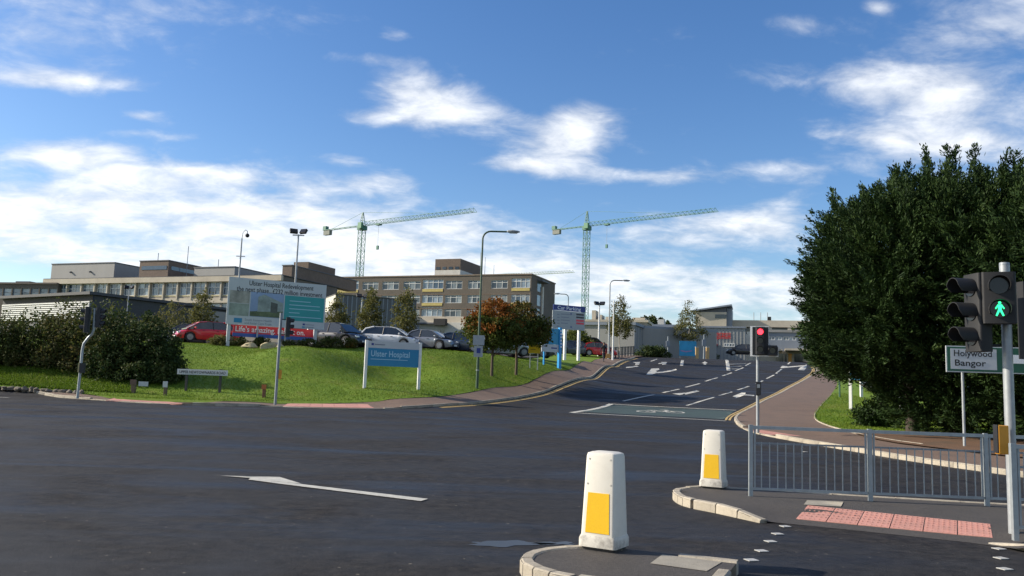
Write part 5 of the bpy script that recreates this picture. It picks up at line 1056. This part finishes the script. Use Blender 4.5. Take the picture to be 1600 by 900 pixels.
M_CLAD = M('grey_cladding', (.26, .255, .24), .6, .1, var=.05, scale=.5, stretch=(1, 1, .1), dirt=(.2, .2, .19), dscale=.2, damt=.5)
M_CLADB = M('blue_grey_cladding', (.20, .225, .26), .5, .2, var=.06, scale=.5, stretch=(1, 1, .1))
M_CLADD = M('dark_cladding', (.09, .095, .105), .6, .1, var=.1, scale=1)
M_FRAME = M('window_frame', (.62, .62, .58), .5, var=.08, scale=2)
M_YSP = M('yellow_spandrel', (.48, .38, .12), .6, var=.15, scale=1, dirt=(.35, .28, .1), dscale=.6, damt=.5)
M_ROOF = M('roof_felt', (.09, .09, .09), .9, var=.2, scale=1); M_PALEW = M('pale_wall', (.55, .53, .47), .8, var=.07, scale=1, dirt=(.38, .36, .31), dscale=.4, damt=.5)
GLZ = glassmat('window_glass', (.03, .04, .05), (.34, .37, .36)); GLB = glassmat('blue_glass', (.05, .08, .12), (.34, .40, .44), share=.45); GLD = glassmat('dark_glass', (.012, .014, .016), (.05, .055, .06))
def window(parent, u0, u1, z0, z1, nx=2, nz=1, y=.16, glass=None, frame=None, bar=.06, transom=None):
    """glazed frame filling an opening, a child pane behind each light"""
    fm = frame or M_FRAME; mb = MB(); xs = [u0 + (u1 - u0) * i / nx for i in range(nx + 1)]; zs = [z0 + (z1 - z0) * i / nz for i in range(nz + 1)]
    if transom: zs = [z0, z0 + (z1 - z0) * transom, z1]
    for i, x in enumerate(xs): a = max(u0, x - bar / 2 if 0 < i < nx else (x if i == 0 else x - bar)); mb.box(a, a + bar, y - .03, y + .05, z0, z1)
    for i, z in enumerate(zs): a = z if i == 0 else (z - bar if i == len(zs) - 1 else z - bar / 2); mb.box(u0 + bar, u1 - bar, y - .025, y + .045, a, a + bar)
    f = mb.build('window', fm, parent)
    for a, b in zip(xs[:-1], xs[1:]):
        for c, d in zip(zs[:-1], zs[1:]): MB().box(a, b, y + .055, y + .075, c, d).build('pane', glass or GLZ, f)
    return f
def block(parent, nm, u0, u1, y0, y1, z0, z1, mat, front=None):
    """closed volume; leave out the front when a holed wall closes it"""
    if front is None: return MB().box(u0, u1, y0, y1, z0, z1).build(nm, mat, parent)
    mb = MB(); mb.add([(u0, y0, z0), (u1, y0, z0), (u1, y1, z0), (u0, y1, z0), (u0, y0, z1), (u1, y0, z1), (u1, y1, z1), (u0, y1, z1)], [(4, 5, 6, 7), (1, 2, 6, 5), (2, 3, 7, 6), (3, 0, 4, 7)]); return mb.build(nm, mat, parent)
def flip_face(pl, px0, px1): return pl.uv(px0, 450)[0], pl.uv(px1, 450)[0]
# ---- brown main ward block ----
mbk = Pl('ward_block', 'long four storey brown brick ward block with yellow panels', 'building', 450, 214.2, 830, 190, 450)
W = mbk.L; r0 = mbk.root; U = lambda px, py=450: mbk.uv(px, py)[0]; Z = lambda py, px=710: mbk.uv(px, py)[1]
ztop = Z(431); rows = [(Z(451.5), Z(438.5)), (Z(473.5), Z(461)), (Z(495), Z(482))]; rows.append((rows[2][0] - (rows[0][0] - rows[1][0]), rows[2][1] - (rows[0][0] - rows[1][0])))
groups = [(457, 480), (485, 512), (566, 591), (597, 623), (630, 657), (696, 722), (731, 753), (767, 793)]; bays = [(517, 560), (660, 692.5), (799, 833.5)]
holes = []; jobs = []
for ri, (a, b) in enumerate(rows):
    for g in groups: h = (U(g[0]), U(g[1]), a, b); holes.append(h); jobs.append((h, 3))
    for g in bays: h = (U(g[0]), min(U(g[1]), W - .3), a + .1, b + .35); holes.append(h); jobs.append((h, 4))
holed(0, W, -3, ztop, holes).build('wall', M_BRICK, r0)
block(r0, 'end_wall', 0, W, .0, 17.5, -3, ztop - .02, M_BRICK, 1)
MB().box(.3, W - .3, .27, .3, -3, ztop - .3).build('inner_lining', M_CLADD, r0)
MB().box(-.15, W + .15, -.15, 17.7, ztop - .02, ztop + .25).build('parapet', M('parapet_stone', (.20, .155, .115), .8, var=.15, scale=1), r0)
for (h, nx) in jobs: window(r0, *h, nx=nx, transom=.72 if nx == 3 else .68, glass=GLZ if nx == 3 else GLB, bar=.12)
for ri, (a, b) in enumerate(rows):
    for g in bays: MB().box(U(g[0]) + .05, min(U(g[1]), W - .3) - .05, -.09, -.004, a - .62, a + .02).build('yellow_spandrel', M_YSP, r0)
    MB().box(0, W, -.03, -.003, a - 1.45, a - 1.2).build('string_course', M('string_course', (.15, .11, .08), .85, var=.2, scale=2), r0)
# windows and a white duct on the shaded end wall
for ri, (a, b) in enumerate(rows[:3]):
    o = MB().box(0, 2.6, 0, .05, 0, b - a + .6).build('end_window', GLB, r0); o.rotation_euler = (0, 0, R(90)); o.location = (W + .04, 4.2, a - .2)
o = MB().box(W + .02, W + .4, 7.2, 7.9, rows[3][0], rows[0][1] - .8).build('white_duct', M_PALEW, r0); MB().box(W + .01, W + 1.4, 3.8, 9.0, rows[0][1] + .1, rows[0][1] + .5).build('end_canopy', M_CLADD, r0)
# roof towers
def tower(pl, parent, pL, pR, ytop, ybot, back, deep, ztop_, mat, band=None, bandm=None, slits=0, sm_=None):
    u0, z1 = pl.uv(pL, ytop); u1 = pl.uv(pR, ytop)[0]; t_ = MB().box(u0, u1, back, back + deep, ztop_ + .252, z1).build('roof_tower', mat, parent)
    if band:
        z2 = pl.uv((pL + pR) / 2, band[0])[1]; z3 = max(ztop_ + .3, pl.uv((pL + pR) / 2, band[1])[1]); MB().box(u0 - .03, u1 + .03, back - .03, back + deep + .03, z3, z2).build('tower_band', bandm, t_)
        for i in range(slits):
            w = (u1 - u0) / slits; MB().box(u0 + w * (i + .2), u0 + w * (i + .8), back - .06, back - .034, z2 - (z2 - z3) * .9 if sm_ == 'full' else z2 + .15, z2 - (z2 - z3) * .1 if sm_ == 'full' else z2 + .8).build('tower_window', GLB if sm_ == 'full' else GLD, t_)
    return t_
tower(mbk, r0, 677.5, 717, 404, 432, 1.0, 13, ztop, M_BRICKD, (421, 431.3), M_PALEW, 4)
tower(mbk, r0, 455, 478, 408.5, 436, 1.2, 12.5, ztop, M_BRICKD, (428, 433), M_CONC, 3)
def aerial(pl, parent, px, ytop, z, y=3.): u, z1 = pl.uv(px, ytop); MB().tube([(u, y, z), (u, y, z1)], .06, 5).build('aerial', M_GREYP, parent)
for px, yt in ((736, 388), (743, 396), (757, 408)): aerial(mbk, r0, px, yt, ztop, 6)
# ---- cream block at the left ----
ab = Pl('clinic_block', 'long cream-banded clinic block with tall window mullions', 'building', 88, 149.2, 440, 131.8, 450)
W = ab.L; r1 = ab.root; U = lambda px, py=450: ab.uv(px, py)[0]; Z = lambda py, px=300: ab.uv(px, py)[1]
zt = Z(433); zf = Z(441); w1 = (Z(461), Z(441.3)); w2 = (Z(485.5), Z(474.5)); w3 = (Z(507), Z(496))
holes = []; jobs = []
cols = [(91, 105, 2), (106, 127.5, 2), (128.5, 148, 2), (151.5, 168, 2)] + [(171.5 + i * 21.9, 171.5 + i * 21.9 + 18.6, 2) for i in range(6)] + [(302, 322, 2), (325, 345.5, 2), (348, 369, 2), (372, 392, 2), (395, 415, 2)]
for rw in (w1, w2, w3):
    for a, b, n in cols: h = (U(a), U(b), rw[0], rw[1]); holes.append(h); jobs.append((h, n, rw is w1))
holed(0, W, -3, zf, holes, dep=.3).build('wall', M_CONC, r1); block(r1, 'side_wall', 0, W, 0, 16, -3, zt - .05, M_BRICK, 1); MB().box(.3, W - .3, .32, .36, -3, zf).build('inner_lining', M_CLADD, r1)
MB().box(-2.8, W + .2, -.55, .0 - .002, zf, zt).build('fascia', M_CREAM, r1); MB().box(-2.8, W + .2, -.5, 16.2, zt + .001, zt + .12).build('roof', M_ROOF, r1)
for (h, n, up_) in jobs: window(r1, *h, nx=n, transom=.6 if up_ else None, glass=GLB, bar=.1)
for a, b, n in cols:
    MB().box(U(b) + .02, U(b) + .28, -.32, -.003, w1[0] - .8, zf - .002).build('mullion_fin', M_CREAM, r1)
    MB().box(U(a), U(b), -.06, -.003, w1[0] - .22, w1[0] - .04).build('sill', M('sill_cream', (.50, .44, .25), .7), r1)
MB().box(0, W, -.2, -.004, w2[1] + .12, w2[1] + .9).build('string_course', M_CREAM, r1)
# roof plant rooms of that block
def plant(pL, pR, ytop, back, deep, mat, side=None, label=None):
    u0, z1 = ab.uv(pL, ytop); u1 = ab.uv(pR, ytop)[0]; o = MB().box(u0, u1, back, back + deep, zt + .125, z1).build('plant_room', mat, r1)
    if label: o['label'] = label
    MB().box(u0 - .1, u1 + .1, back - .1, back + deep + .1, z1 + .002, z1 + .15).build('plant_room_roof', M_CLADD, o); return o, u0, u1, z1
o, u0, u1, z1 = plant(59, 158, 409.5, 3, 15, M_CLAD, label='big grey clad plant room')
for i in range(2): MB().tube([(u0 + (u1 - u0) * (.33 + .31 * i), 2.99, z1 - 1.5), (u0 + (u1 - u0) * (.33 + .31 * i), 2.7, z1 - 1.6)], .16, 8).build('vent', M_CLADD, o)
o, u0, u1, z1 = plant(208.5, 253.5, 406.5, 1.5, 8, M_BRICKD, label='brown brick stair tower with a window strip')
zA, zB = ab.uv(230, 413.5)[1], ab.uv(230, 419.5)[1]; MB().box(u0 + .5, u1 - .3, 1.44, 1.497, zB, zA).build('strip_window', GLB, o); MB().box(u1 + .003, u1 + .06, 2.2, 9.0, zB, zA).build('strip_window', GLB, o)
o, u0, u1, z1 = plant(281, 345, 414, 3.5, 18, M_CLAD, label='low grey clad plant room')
o, u0, u1, z1 = plant(424, 439, 411, 3, 20, M_BRICKD)
for px, yt in ((214, 388), (262, 377), (310, 398)): aerial(ab, r1, px, yt, zt, 5)
# ---- brown wing at the far left edge ----
bw = Pl('brown_wing', 'low brown wing with a row of pale windows at the left edge', 'building', -40, 152, 90, 148, 450)
U = lambda px: bw.uv(px, 455)[0]; Z = lambda py, px=45: bw.uv(px, py)[1]; W = bw.L; zt = Z(444); hs2 = [(U(5 + i * 14.2), U(5 + i * 14.2 + 12.6), Z(463), Z(450.5)) for i in range(-3, 6)]
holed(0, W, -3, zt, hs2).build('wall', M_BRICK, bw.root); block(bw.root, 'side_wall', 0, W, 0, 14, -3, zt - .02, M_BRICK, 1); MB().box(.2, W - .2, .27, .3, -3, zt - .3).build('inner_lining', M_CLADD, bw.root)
for h in hs2: window(bw.root, *h, nx=1, transom=.5, glass=GLB, bar=.09, frame=M('grey_frame', (.2, .22, .25), .5))
MB().box(-.2, W - .1, -.2, 14, zt + .001, zt + .3).build('roof', M('wing_roof', (.13, .105, .085), .8), bw.root); MB().box(U(2), U(24), 3, 8, zt + .302, zt + .9).build('roof_light', M_CLADD, bw.root)
# ---- slatted pavilion ----
sp_ = Pl('slatted_pavilion', 'low pavilion with white horizontal slats and flat dark roof', 'building', 3, 112, 142, 101, 480)
U = lambda px: sp_.uv(px, 480)[0]; W = sp_.L; zt = sp_.uv(80, 463.5)[1]; zs0, zs1 = sp_.uv(80, 499)[1], sp_.uv(80, 474)[1]
block(sp_.root, 'wall', .1, W - .1, .3, 22, -2, zt - .05, M('pavilion_dark_wall', (.045, .047, .05), .7, var=.2)); MB().box(.12, W - .12, .2, .297, -1, zs1).build('dark_lining', M_CLADD, sp_.root); MB().box(-.4, W + .3, -.5, 22.4, zt, zt + .35).build('roof', M('dark_roof_edge', (.03, .032, .04), .5), sp_.root); MB().box(-.1, W, .1, .298, zs1 + .05, zt - .002).build('clerestory', M('clerestory_dark', (.02, .022, .026), .7), sp_.root)
ns = 9
for i in range(ns): z = zs0 + (zs1 - zs0) * i / (ns - 1); MB().box(0, W - .4, -.02, .1, z - .07, z + .07).build('slat', M_WP, sp_.root)
for i in range(8): u = (W - .5) * i / 7; MB().box(u, u + .1, .102, .2, -1, zs1 + .05).build('slat_post', M_GREYP, sp_.root)
o = MB().box(W - .098, W + .05, 14, 21, -2, zt - .3).build('end_panel', M_CLAD, sp_.root)
# ---- dark metal-clad box with white front, car park side ----
gb = Pl('metal_clad_box', 'dark ribbed metal-clad box with a white left face', 'building', 497, 118, 524, 108, 480); zt = gb.uv(524, 461)[1]; W = gb.L
block(gb.root, 'wall', 0, W, 0, 11, -2, zt, M_CLADD); MB().box(-.02, W, -.06, -.003, gb.uv(515, 486)[1], zt + .02).build('white_face', M_PALEW, gb.root); MB().box(-.1, W + .1, -.1, 11.1, zt + .021, zt + .15).build('roof', M_ROOF, gb.root)
for i in range(18): MB().box(W + .003, W + .05, .3 + i * .6, .42 + i * .6, -1, zt - .02).build('rib', M_CLADB, gb.root)
# ---- pale single-storey range before the ward block ----
lr = Pl('single_storey_range', 'pale single storey range with small dark windows before the ward block', 'building', 520, 158, 775, 146, 510); W = lr.L; U = lambda px: lr.uv(px, 510)[0]; Z = lambda py, px=660: lr.uv(px, py)[1]
zt = Z(494); hs2 = [(U(p), U(p + 8.5), Z(521), Z(515)) for p in (542, 599, 628, 657, 687, 718, 742)]
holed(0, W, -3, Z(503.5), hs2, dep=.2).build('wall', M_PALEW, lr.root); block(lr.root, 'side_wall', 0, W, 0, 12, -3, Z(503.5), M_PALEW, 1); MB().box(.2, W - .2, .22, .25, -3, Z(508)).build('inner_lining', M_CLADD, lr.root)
for h in hs2: window(lr.root, *h, nx=1, glass=GLD, bar=.09, y=.1)
MB().box(U(590), U(700), -.9, -.003, Z(507), Z(504.5)).build('dark_gutter', M_CLADD, lr.root); MB().box(-.2, W + .2, .6, 12, Z(503.5) + .002, zt).build('upper_band', M_CREAM, lr.root); MB().box(U(684), U(702), -1.8, -.92, Z(509), Z(499)).build('black_canopy', M_BLACK2, lr.root)
o = MB().box(U(650), U(666), -3, -2.7, Z(521), Z(510)).build('grey_hoarding', M_CLADB, lr.root); MB().tube([(U(659), -2.4, -2), (U(659), -2.4, Z(508))], .1, 6).build('hoarding_post', M_PALEW, lr.root)
# ---- low sheds left of the crest ----
sh_ = Pl('pale_shed', 'long pale grey shed behind the walking person', 'building', 868, 128, 991, 104, 530); W = sh_.L; zt = sh_.uv(960, 515)[1]
block(sh_.root, 'wall', 0, W, 0, 12, -2, zt, M_CLAD); MB().box(-.2, W, -.25, 12.2, zt + .002, zt + .3).build('roof', M_CLADB, sh_.root); u = sh_.uv(930, 520); MB().box(u[0] - .9, u[0] + .9, -.05, -.003, u[1] - .2, u[1] + .5).build('window', GLD, sh_.root)
gx = Pl('grey_clad_shed', 'tall grey clad shed at the top of the footpath', 'building', 991, 100, 1027, 113, 530); W = gx.L; zt = gx.uv(991, 508)[1]
block(gx.root, 'wall', 0, W, 0, 9, -2, zt, M_CLAD); MB().box(-.25, W + .2, -.2, 9.2, zt + .002, zt + .35).build('roof', M_CLADB, gx.root)
for px in (1019, 1023.5): u = gx.uv(px, 538); MB().box(u[0] - .35, u[0] + .35, -.05, -.003, u[1] - .8, u[1] + .8).build('window', GLD, gx.root)
for i in range(9): MB().box(W * i / 9 - .03, W * i / 9 + .03, -.04, -.003, -1, zt - .01).build('panel_joint', M_CLADB, gx.root)
pb_ = Pl('pale_block', 'pale flat-roofed block right of the grey clad shed', 'building', 1022, 118, 1066, 117, 530); W = pb_.L; zt = pb_.uv(1040, 515)[1]
block(pb_.root, 'wall', 0, W, 0, 12, -2, zt, M_PALEW); MB().box(-.3, W + .3, -.4, 12.3, zt + .002, zt + .7).build('roof', M_CLADB, pb_.root); MB().box(pb_.uv(1024, 510)[0], pb_.uv(1034, 510)[0], 4, 7, zt + .702, zt + 1.8).build('roof_box', M_PALEW, pb_.root)
u = pb_.uv(1050, 527); MB().box(u[0] - .3, u[0] + .4, -.15, -.003, u[1] - .1, u[1] + .15).build('wall_lamp', M_CLADD, pb_.root); MB().box(u[0] - 1.5, u[0] - .6, -.05, -.003, -.5, u[1] - .6).build('door', M_CLADB, pb_.root)
fr = Pl('far_roofs', 'far cream building with flat roofs above the shed', 'building', 885, 185, 1011, 180, 500); W = fr.L; zt = fr.uv(950, 503)[1]
block(fr.root, 'wall', 0, W, 0, 10, -3, zt, M_CONC); MB().box(-.3, W + .3, -.3, 10.3, zt + .002, zt + .5).build('roof', M_CREAM, fr.root)
for px, w, h in ((925, 6, 16), (936, 3, 9), (948, 9, 6), (996, 20, 5)): u0 = fr.uv(px - w / 2, 500)[0]; u1 = fr.uv(px + w / 2, 500)[0]; MB().box(u0, u1, 2, 6, zt + .502, zt + .5 + h * .14).build('roof_box', M_CREAM, fr.root)
for i in range(9): MB().box(W * (i + .2) / 9, W * (i + .8) / 9, -.05, -.003, zt - 2.4, zt - 1.0).build('window', GLZ, fr.root)
# ---- emergency department ----
ed = Pl('emergency_department', 'grey ribbed emergency department front with red lettering', 'building', 1088, 123.5, 1164, 121.5, 540); W = ed.L; zt = ed.uv(1130, 512.5)[1]; U = lambda px: ed.uv(px, 535)[0]; Z = lambda py, px=1135: ed.uv(px, py)[1]
MB().box(0, W, 0, 13, -2, zt).build('wall', M('rib_cladding', (.31, .31, .285), .55, .1, var=.06, scale=.6, stretch=(1, 1, .1)), ed.root); MB().box(-.2, W + .1, -.2, 13, zt + .002, zt + .25).build('roof', M_CLADB, ed.root)
for i in range(1, 14): MB().box(W * i / 14 - .025, W * i / 14 + .025, -.05, -.003, -1, zt - .01).build('panel_joint', M_CLADB, ed.root)
M_RTX = M('red_lettering', (.55, .035, .03), .5, var=.05)
text(ed.root, 'Emergency', .9, U(1128), Z(524.5), -.08, M_RTX, 'CENTER', width=U(1142) - U(1114.5)); text(ed.root, 'Department', .9, U(1128), Z(529.5), -.08, M_RTX, 'CENTER', width=U(1142) - U(1114.5))
window(ed.root, U(1131), U(1148), Z(542), Z(536), nx=4, glass=GLB, bar=.12, y=-.1); MB().box(U(1108), U(1119), -.06, -.003, -1, Z(541)).build('door', M_CLADB, ed.root); MB().box(U(1104), U(1122), -.5, -.062, Z(541), Z(538)).build('door_canopy', M('maroon', (.2, .05, .06), .5), ed.root)
cb = Pl('cream_parapet_block', 'long cream block with dark open upper floor behind the emergency department', 'building', 1098, 148, 1285, 142, 505); W = cb.L; U = lambda px: cb.uv(px, 508)[0]; Z = lambda py, px=1190: cb.uv(px, py)[1]
z1, z2, z3 = Z(500.5), Z(511), Z(518.5); block(cb.root, 'wall', 0, W, 1.5, 16, -3, z2, M_CONC); MB().box(0, W, 0, 16, z2 + .002, z1).build('parapet', M_CREAM, cb.root); MB().box(0, W, -.1, 16, -3, z3).build('lower_wall', M_PALEW, cb.root)
for px in (1107, 1134, 1163, 1186, 1203, 1234, 1262): MB().box(U(px) - .35, U(px) + .35, .1, 1.49, z3 + .002, z2).build('column', M_CREAM, cb.root)
for a, b in ((1108, 1133), (1136, 1161), (1164, 1185), (1188, 1202), (1205, 1233), (1236, 1261)): MB().box(U(a), U(b), 1.40, 1.48, z3 + .1, z2 - .05).build('dark_glazing', GLD, cb.root)
MB().box(U(1199), U(1205), 4, 7, z1 + .002, z1 + 1.0).build('roof_vent', M_BLACK2, cb.root)
for px in (1177, 1188, 1199): u, z = cb.uv(px, 484); MB().tube([(u, 5, z1), (u, 5, z)], .06, 5).build('aerial', M_GREYP, cb.root)
tw = Pl('stair_tower', 'cream stair tower with dark sloping roof', 'building', 1087, 145, 1135, 143.5, 490); W = tw.L; zt = tw.uv(1112, 487.5)[1]
MB().box(0, W, 0, 6, -3, zt).build('wall', M_CREAM, tw.root); zl, zr = tw.uv(1087, 487)[1], tw.uv(1140, 478.5)[1]
MB().prism_xz([(0.05, zt + .002), (W - .05, zt + .002), (W - .05, zr - .2), (.05, zl + .0)], .1, 5.9).build('louvre_storey', M_CLADD, tw.root); MB().prism_xz([(-.5, zl), (W + .9, zr + .05), (W + .9, zr + .3), (-.5, zl + .25)], -.6, 6.8).build('roof', M_CLADB, tw.root); o = MB().box(W + .003, W + .9, 1, 7, -3, zr - .3).build('dark_side', M_CLADB, tw.root)
for px in (1122, 1131): u, z = tw.uv(px, 494); MB().box(u - .5, u + .5, -.05, -.003, z - .4, z + .3).build('window', GLD, tw.root)
bc_ = Pl('blue_grey_wing', 'blue-grey clad wing with a strip of windows behind the red signal', 'building', 1184, 132, 1290, 129, 530); W = bc_.L; U = lambda px: bc_.uv(px, 530)[0]; Z = lambda py, px=1225: bc_.uv(px, py)[1]
zt = Z(519.5); hs2 = [(U(p), U(p + 9.5), Z(531.5), Z(526)) for p in (1190, 1201, 1212, 1223.5, 1234, 1245, 1256)]
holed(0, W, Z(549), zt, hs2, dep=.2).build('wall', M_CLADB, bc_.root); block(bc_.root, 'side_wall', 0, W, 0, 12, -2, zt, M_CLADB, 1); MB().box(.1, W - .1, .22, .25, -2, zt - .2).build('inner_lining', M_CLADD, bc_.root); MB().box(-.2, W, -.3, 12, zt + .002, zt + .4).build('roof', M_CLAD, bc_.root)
for h in hs2: window(bc_.root, *h, nx=2, glass=GLB, bar=.09, y=.1)
MB().box(0, W, -.02, .1, -2, Z(549.1)).build('base_wall', M_CREAM, bc_.root); MB().box(U(1226), W, -3.5, -.05, Z(549), Z(546)).build('entrance_canopy', M_CREAM, bc_.root); MB().box(U(1206), U(1222), -2.5, -.05, Z(549.5), Z(547)).build('entrance_canopy', M_CREAM, bc_.root)
for a, b, m_ in ((1213, 1224, GLD), (1231.5, 1237, M_ORNG), (1241, 1254, GLD), (1226, 1229, GLD)): MB().box(U(a), U(b), -.08, -.025, -1, Z(552.5)).build('door', m_, bc_.root)
# blue hoarding with pale wave, ticket posts
ho = Pl('blue_hoarding', 'bright blue printed hoarding at the hospital entrance', 'hoarding', 1061.5, 103, 1088, 103, 545); W = ho.L; z0, z1 = ho.uv(1075, 555)[1], ho.uv(1075, 533)[1]
hp = MB().box(0, W, -.04, .04, z0 - .1, z1).build('panel', M('hoarding_blue', (.02, .30, .52), .45, var=.25, scale=.8), ho.root)
MB().prism_xz([(0.15, z0 + .45), (W * .4, z0 + .35), (W * .75, z0 + .5), (W * .75, z0 + .62), (W * .4, z0 + .5), (.15, z0 + .6)], -.05, -.042).build('printed_wave', M('wave_pink', (.35, .22, .42), .5), hp)
for u in (.1, W - .1): MB().box(u - .06, u + .06, .05, .17, -.5, z1 - .1).build('post', M_PALEW, ho.root)
for lab, px, h in (('tan post at the right end of the blue hoarding', 1089, 1.3), ('tan post further right of the blue hoarding', 1105.5, 1.25)):
    x = float(at(px, 552, 101)[0]); t = thing('entrance_post', lab, 'post', (x, 101, tz(x, 101))); zz = float(at(px, 543, 101)[2]) - tz(x, 101); MB().box(-.17, .17, -.17, .17, -.2, zz).build('post', M('tan_post', (.5, .33, .14), .6), t); MB().box(-.2, .2, -.2, .2, zz + .002, zz + .08).build('cap', M_PALEW, t)
for lab, px, yt in (('dark slim post left of the blue hoarding', 1043.5, 527), ('grey lamp post right of the blue hoarding', 1100, 524)):
    t, H = mast('slim_post', lab, 'post', px, 552, 99, yt, .09, M_GREYP, 0); MB().box(-.22, .22, -.12, .12, H * .55, H * .82).build('sign_plate', M_CLADB, t); MB().tube([(0, 0, H), (0, 0, H + .1)], [.09, .03], 8).build('cap', M_GREYP, t)
x = float(at(1022, 548, 97)[0]); shrub('low_hedge', 'low dark clipped hedge at the head of the road', x, 98, 4.2, 1.6, 1.5, LF_DRK, 150, 40, .16, .1, cat='hedge', zo=.1, cr=.4)
x = float(at(1088, 548, 112)[0]); shrub('low_hedge', 'dark shrub behind the blue hoarding', x, 112, 6.0, 1.6, 2.9, LF_DRK, 150, 40, .18, .11, cat='hedge', zo=.1, cr=.45)
# wooded rise far behind
for i, (px, yt, w) in enumerate(((995, 501, 8), (1007, 494, 9), (1020, 496, 10), (1033, 498, 10), (1042, 503, 8))):
    Y = 300 + i * 6; x = float(at(px, 510, Y)[0]); zb = float(base(Y)) - 1; H = float(at(px, yt, Y)[2]) - zb
    tree('far_tree', ['far round tree at the left of the distant wood', 'tallest far tree of the distant wood', 'middle far tree of the distant wood', 'right-hand broad far tree of the distant wood', 'lowest far tree at the right of the distant wood'][i], x, Y, zb, H, [(.05, w * .2), (.3, w * .24), (.7, w * .2), (1, w * .05)], 110, 26, LF_FAR, M_BARKD, .3, 1.0, .7, 1.5, 'distant wood above the sheds', 5)
# ------------------------------------------------------------------ tower cranes
def crane(label, px, Y, ypiv, yapex, tip, ctr, ybase=470, mast_w=1.9, col=None, flat=False, trolley=.28):
    p = at(px, ypiv, Y); zb = float(base(Y)); H = float(p[2]) - zb; d = np.array(tip) - p[:2]; L = float(np.hypot(*d)); az = math.atan2(d[1], d[0]); dc = float(np.hypot(*(np.array(ctr) - p[:2])))
    t = thing('tower_crane', label, 'crane', (p[0], p[1], zb), az, 'green tower cranes behind the hospital'); m_ = col
    w = mast_w / 2; s = .13; mb = MB(); n = int(H / 2.2)
    for a, b in ((-w, -w), (w, -w), (w, w), (-w, w)): mb.tube([(a, b, 0), (a, b, H)], s, 4)
    cs = [(-w, -w), (w, -w), (w, w), (-w, w)]
    for i in range(n):
        z0, z1 = H * i / n, H * (i + 1) / n
        for k in range(4): a, b = cs[k], cs[(k + 1) % 4]; q, r_ = (a, b) if i % 2 else (b, a); mb.tube([(*q, z0), (*r_, z1)], s * .55, 4); mb.tube([(*a, z1), (*b, z1)], s * .55, 4)
    mb.build('mast', m_, t)
    MB().box(-w * 1.4, w * 1.4, -w * 1.4, w * 1.4, H - 1.2, H + .3).build('slewing_ring', m_, t); MB().box(.2, 2.0, -w - 1.5, -w * 1.45, H - .9, H + 1.2).build('operator_cab', M('cab_green', (.08, .22, .12), .5), t)
    jb = MB(); jh = 1.5; jw = .75; z0 = H + .4
    for y_ in (-jw, jw): jb.tube([(w, y_, z0), (L, y_, z0)], .11, 4)
    jb.tube([(w, 0, z0 + jh), (L * .97, 0, z0 + jh * .8)], .10, 4); n = int(L / 1.8)
    for i in range(n):
        a, b = w + (L - w) * i / n, w + (L - w) * (i + 1) / n; m2 = (a + b) / 2
        for y_ in (-jw, jw): jb.tube([(a, y_, z0), (m2, 0, z0 + jh * .95)], .055, 3); jb.tube([(m2, 0, z0 + jh * .95), (b, y_, z0)], .055, 3)
        jb.tube([(a, -jw, z0), (a, jw, z0)], .05, 3)
    jb.build('jib', m_, t)
    cj = MB(); 
    for y_ in (-jw, jw): cj.tube([(-dc, y_, z0), (-w, y_, z0)], .16, 4)
    for i in range(8): x_ = -w - (dc - w) * i / 7; cj.tube([(x_, -jw, z0), (x_, jw, z0)], .08, 4)
    cj.build('counter_jib', m_, t); MB().box(-dc, -dc + 3.4, -jw * .9, jw * .9, z0 - 1.9, z0 - .1).build('counterweight', M('crane_weight', (.22, .23, .2), .8), t); MB().box(-dc - .4, -dc + 1.3, -jw, jw, z0 - .098, z0 + 1.5).build('winch_house', m_, t)
    if not flat:
        A = float(at(px + 1, yapex, Y)[2]) - zb; ap = MB()
        for a, b in cs: ap.tube([(a * .8, b * .8, H + .3), (a * .12, b * .12, A)], .13, 4)
        for i in range(1, 5):
            f = 1 - i / 5
            for k in range(4): a, b = cs[k], cs[(k + 1) % 4]; zz = H + .3 + (A - H - .3) * i / 5; ap.tube([(a[0] * .8 * f, a[1] * .8 * f, zz), (b[0] * .8 * f, b[1] * .8 * f, zz)], .07, 3)
        ap.build('apex_frame', m_, t); MB().tube([(0, 0, A), (L * .62, 0, z0 + jh)], .06, 4).build('tie_rope', m_, t); MB().tube([(0, 0, A), (-dc * .8, 0, z0 + .3)], .06, 4).build('tie_rope', m_, t)
    x_ = L * trolley; MB().box(x_ - 1, x_ + 1, -jw, jw, z0 - .55, z0 - .12).build('trolley', m_, t); MB().tube([(x_, 0, z0 - .5), (x_, 0, z0 - 8)], .05, 4).build('hoist_rope', M_GREYP, t); MB().box(x_ - .4, x_ + .4, -.3, .3, z0 - 9.4, z0 - 8).build('hook_block', m_, t)
    return t
C1 = M('crane_green', (.05, .17, .12), .5, var=.1, scale=.3); C2 = M('crane_pale_green', (.28, .36, .26), .5, var=.1, scale=.3)
q = at(743, 331, 268); q2 = at(515, 363, 314); crane('left green tower crane rising behind the ward block', 566, 300, 354.5, 332, q[:2], q2[:2], col=C1, trolley=.16)
q = at(1121, 331, 285); q2 = at(859, 360, 328); crane('right green tower crane rising behind the car parking board', 917, 320, 355, 330, q[:2], q2[:2], col=C1, trolley=.17)
q = at(897, 422.5, 470); q2 = at(660, 440, 540); crane('faint pale crane jib just above the ward block roof', 715, 515, 436, 430, q[:2], q2[:2], col=C2, flat=True)
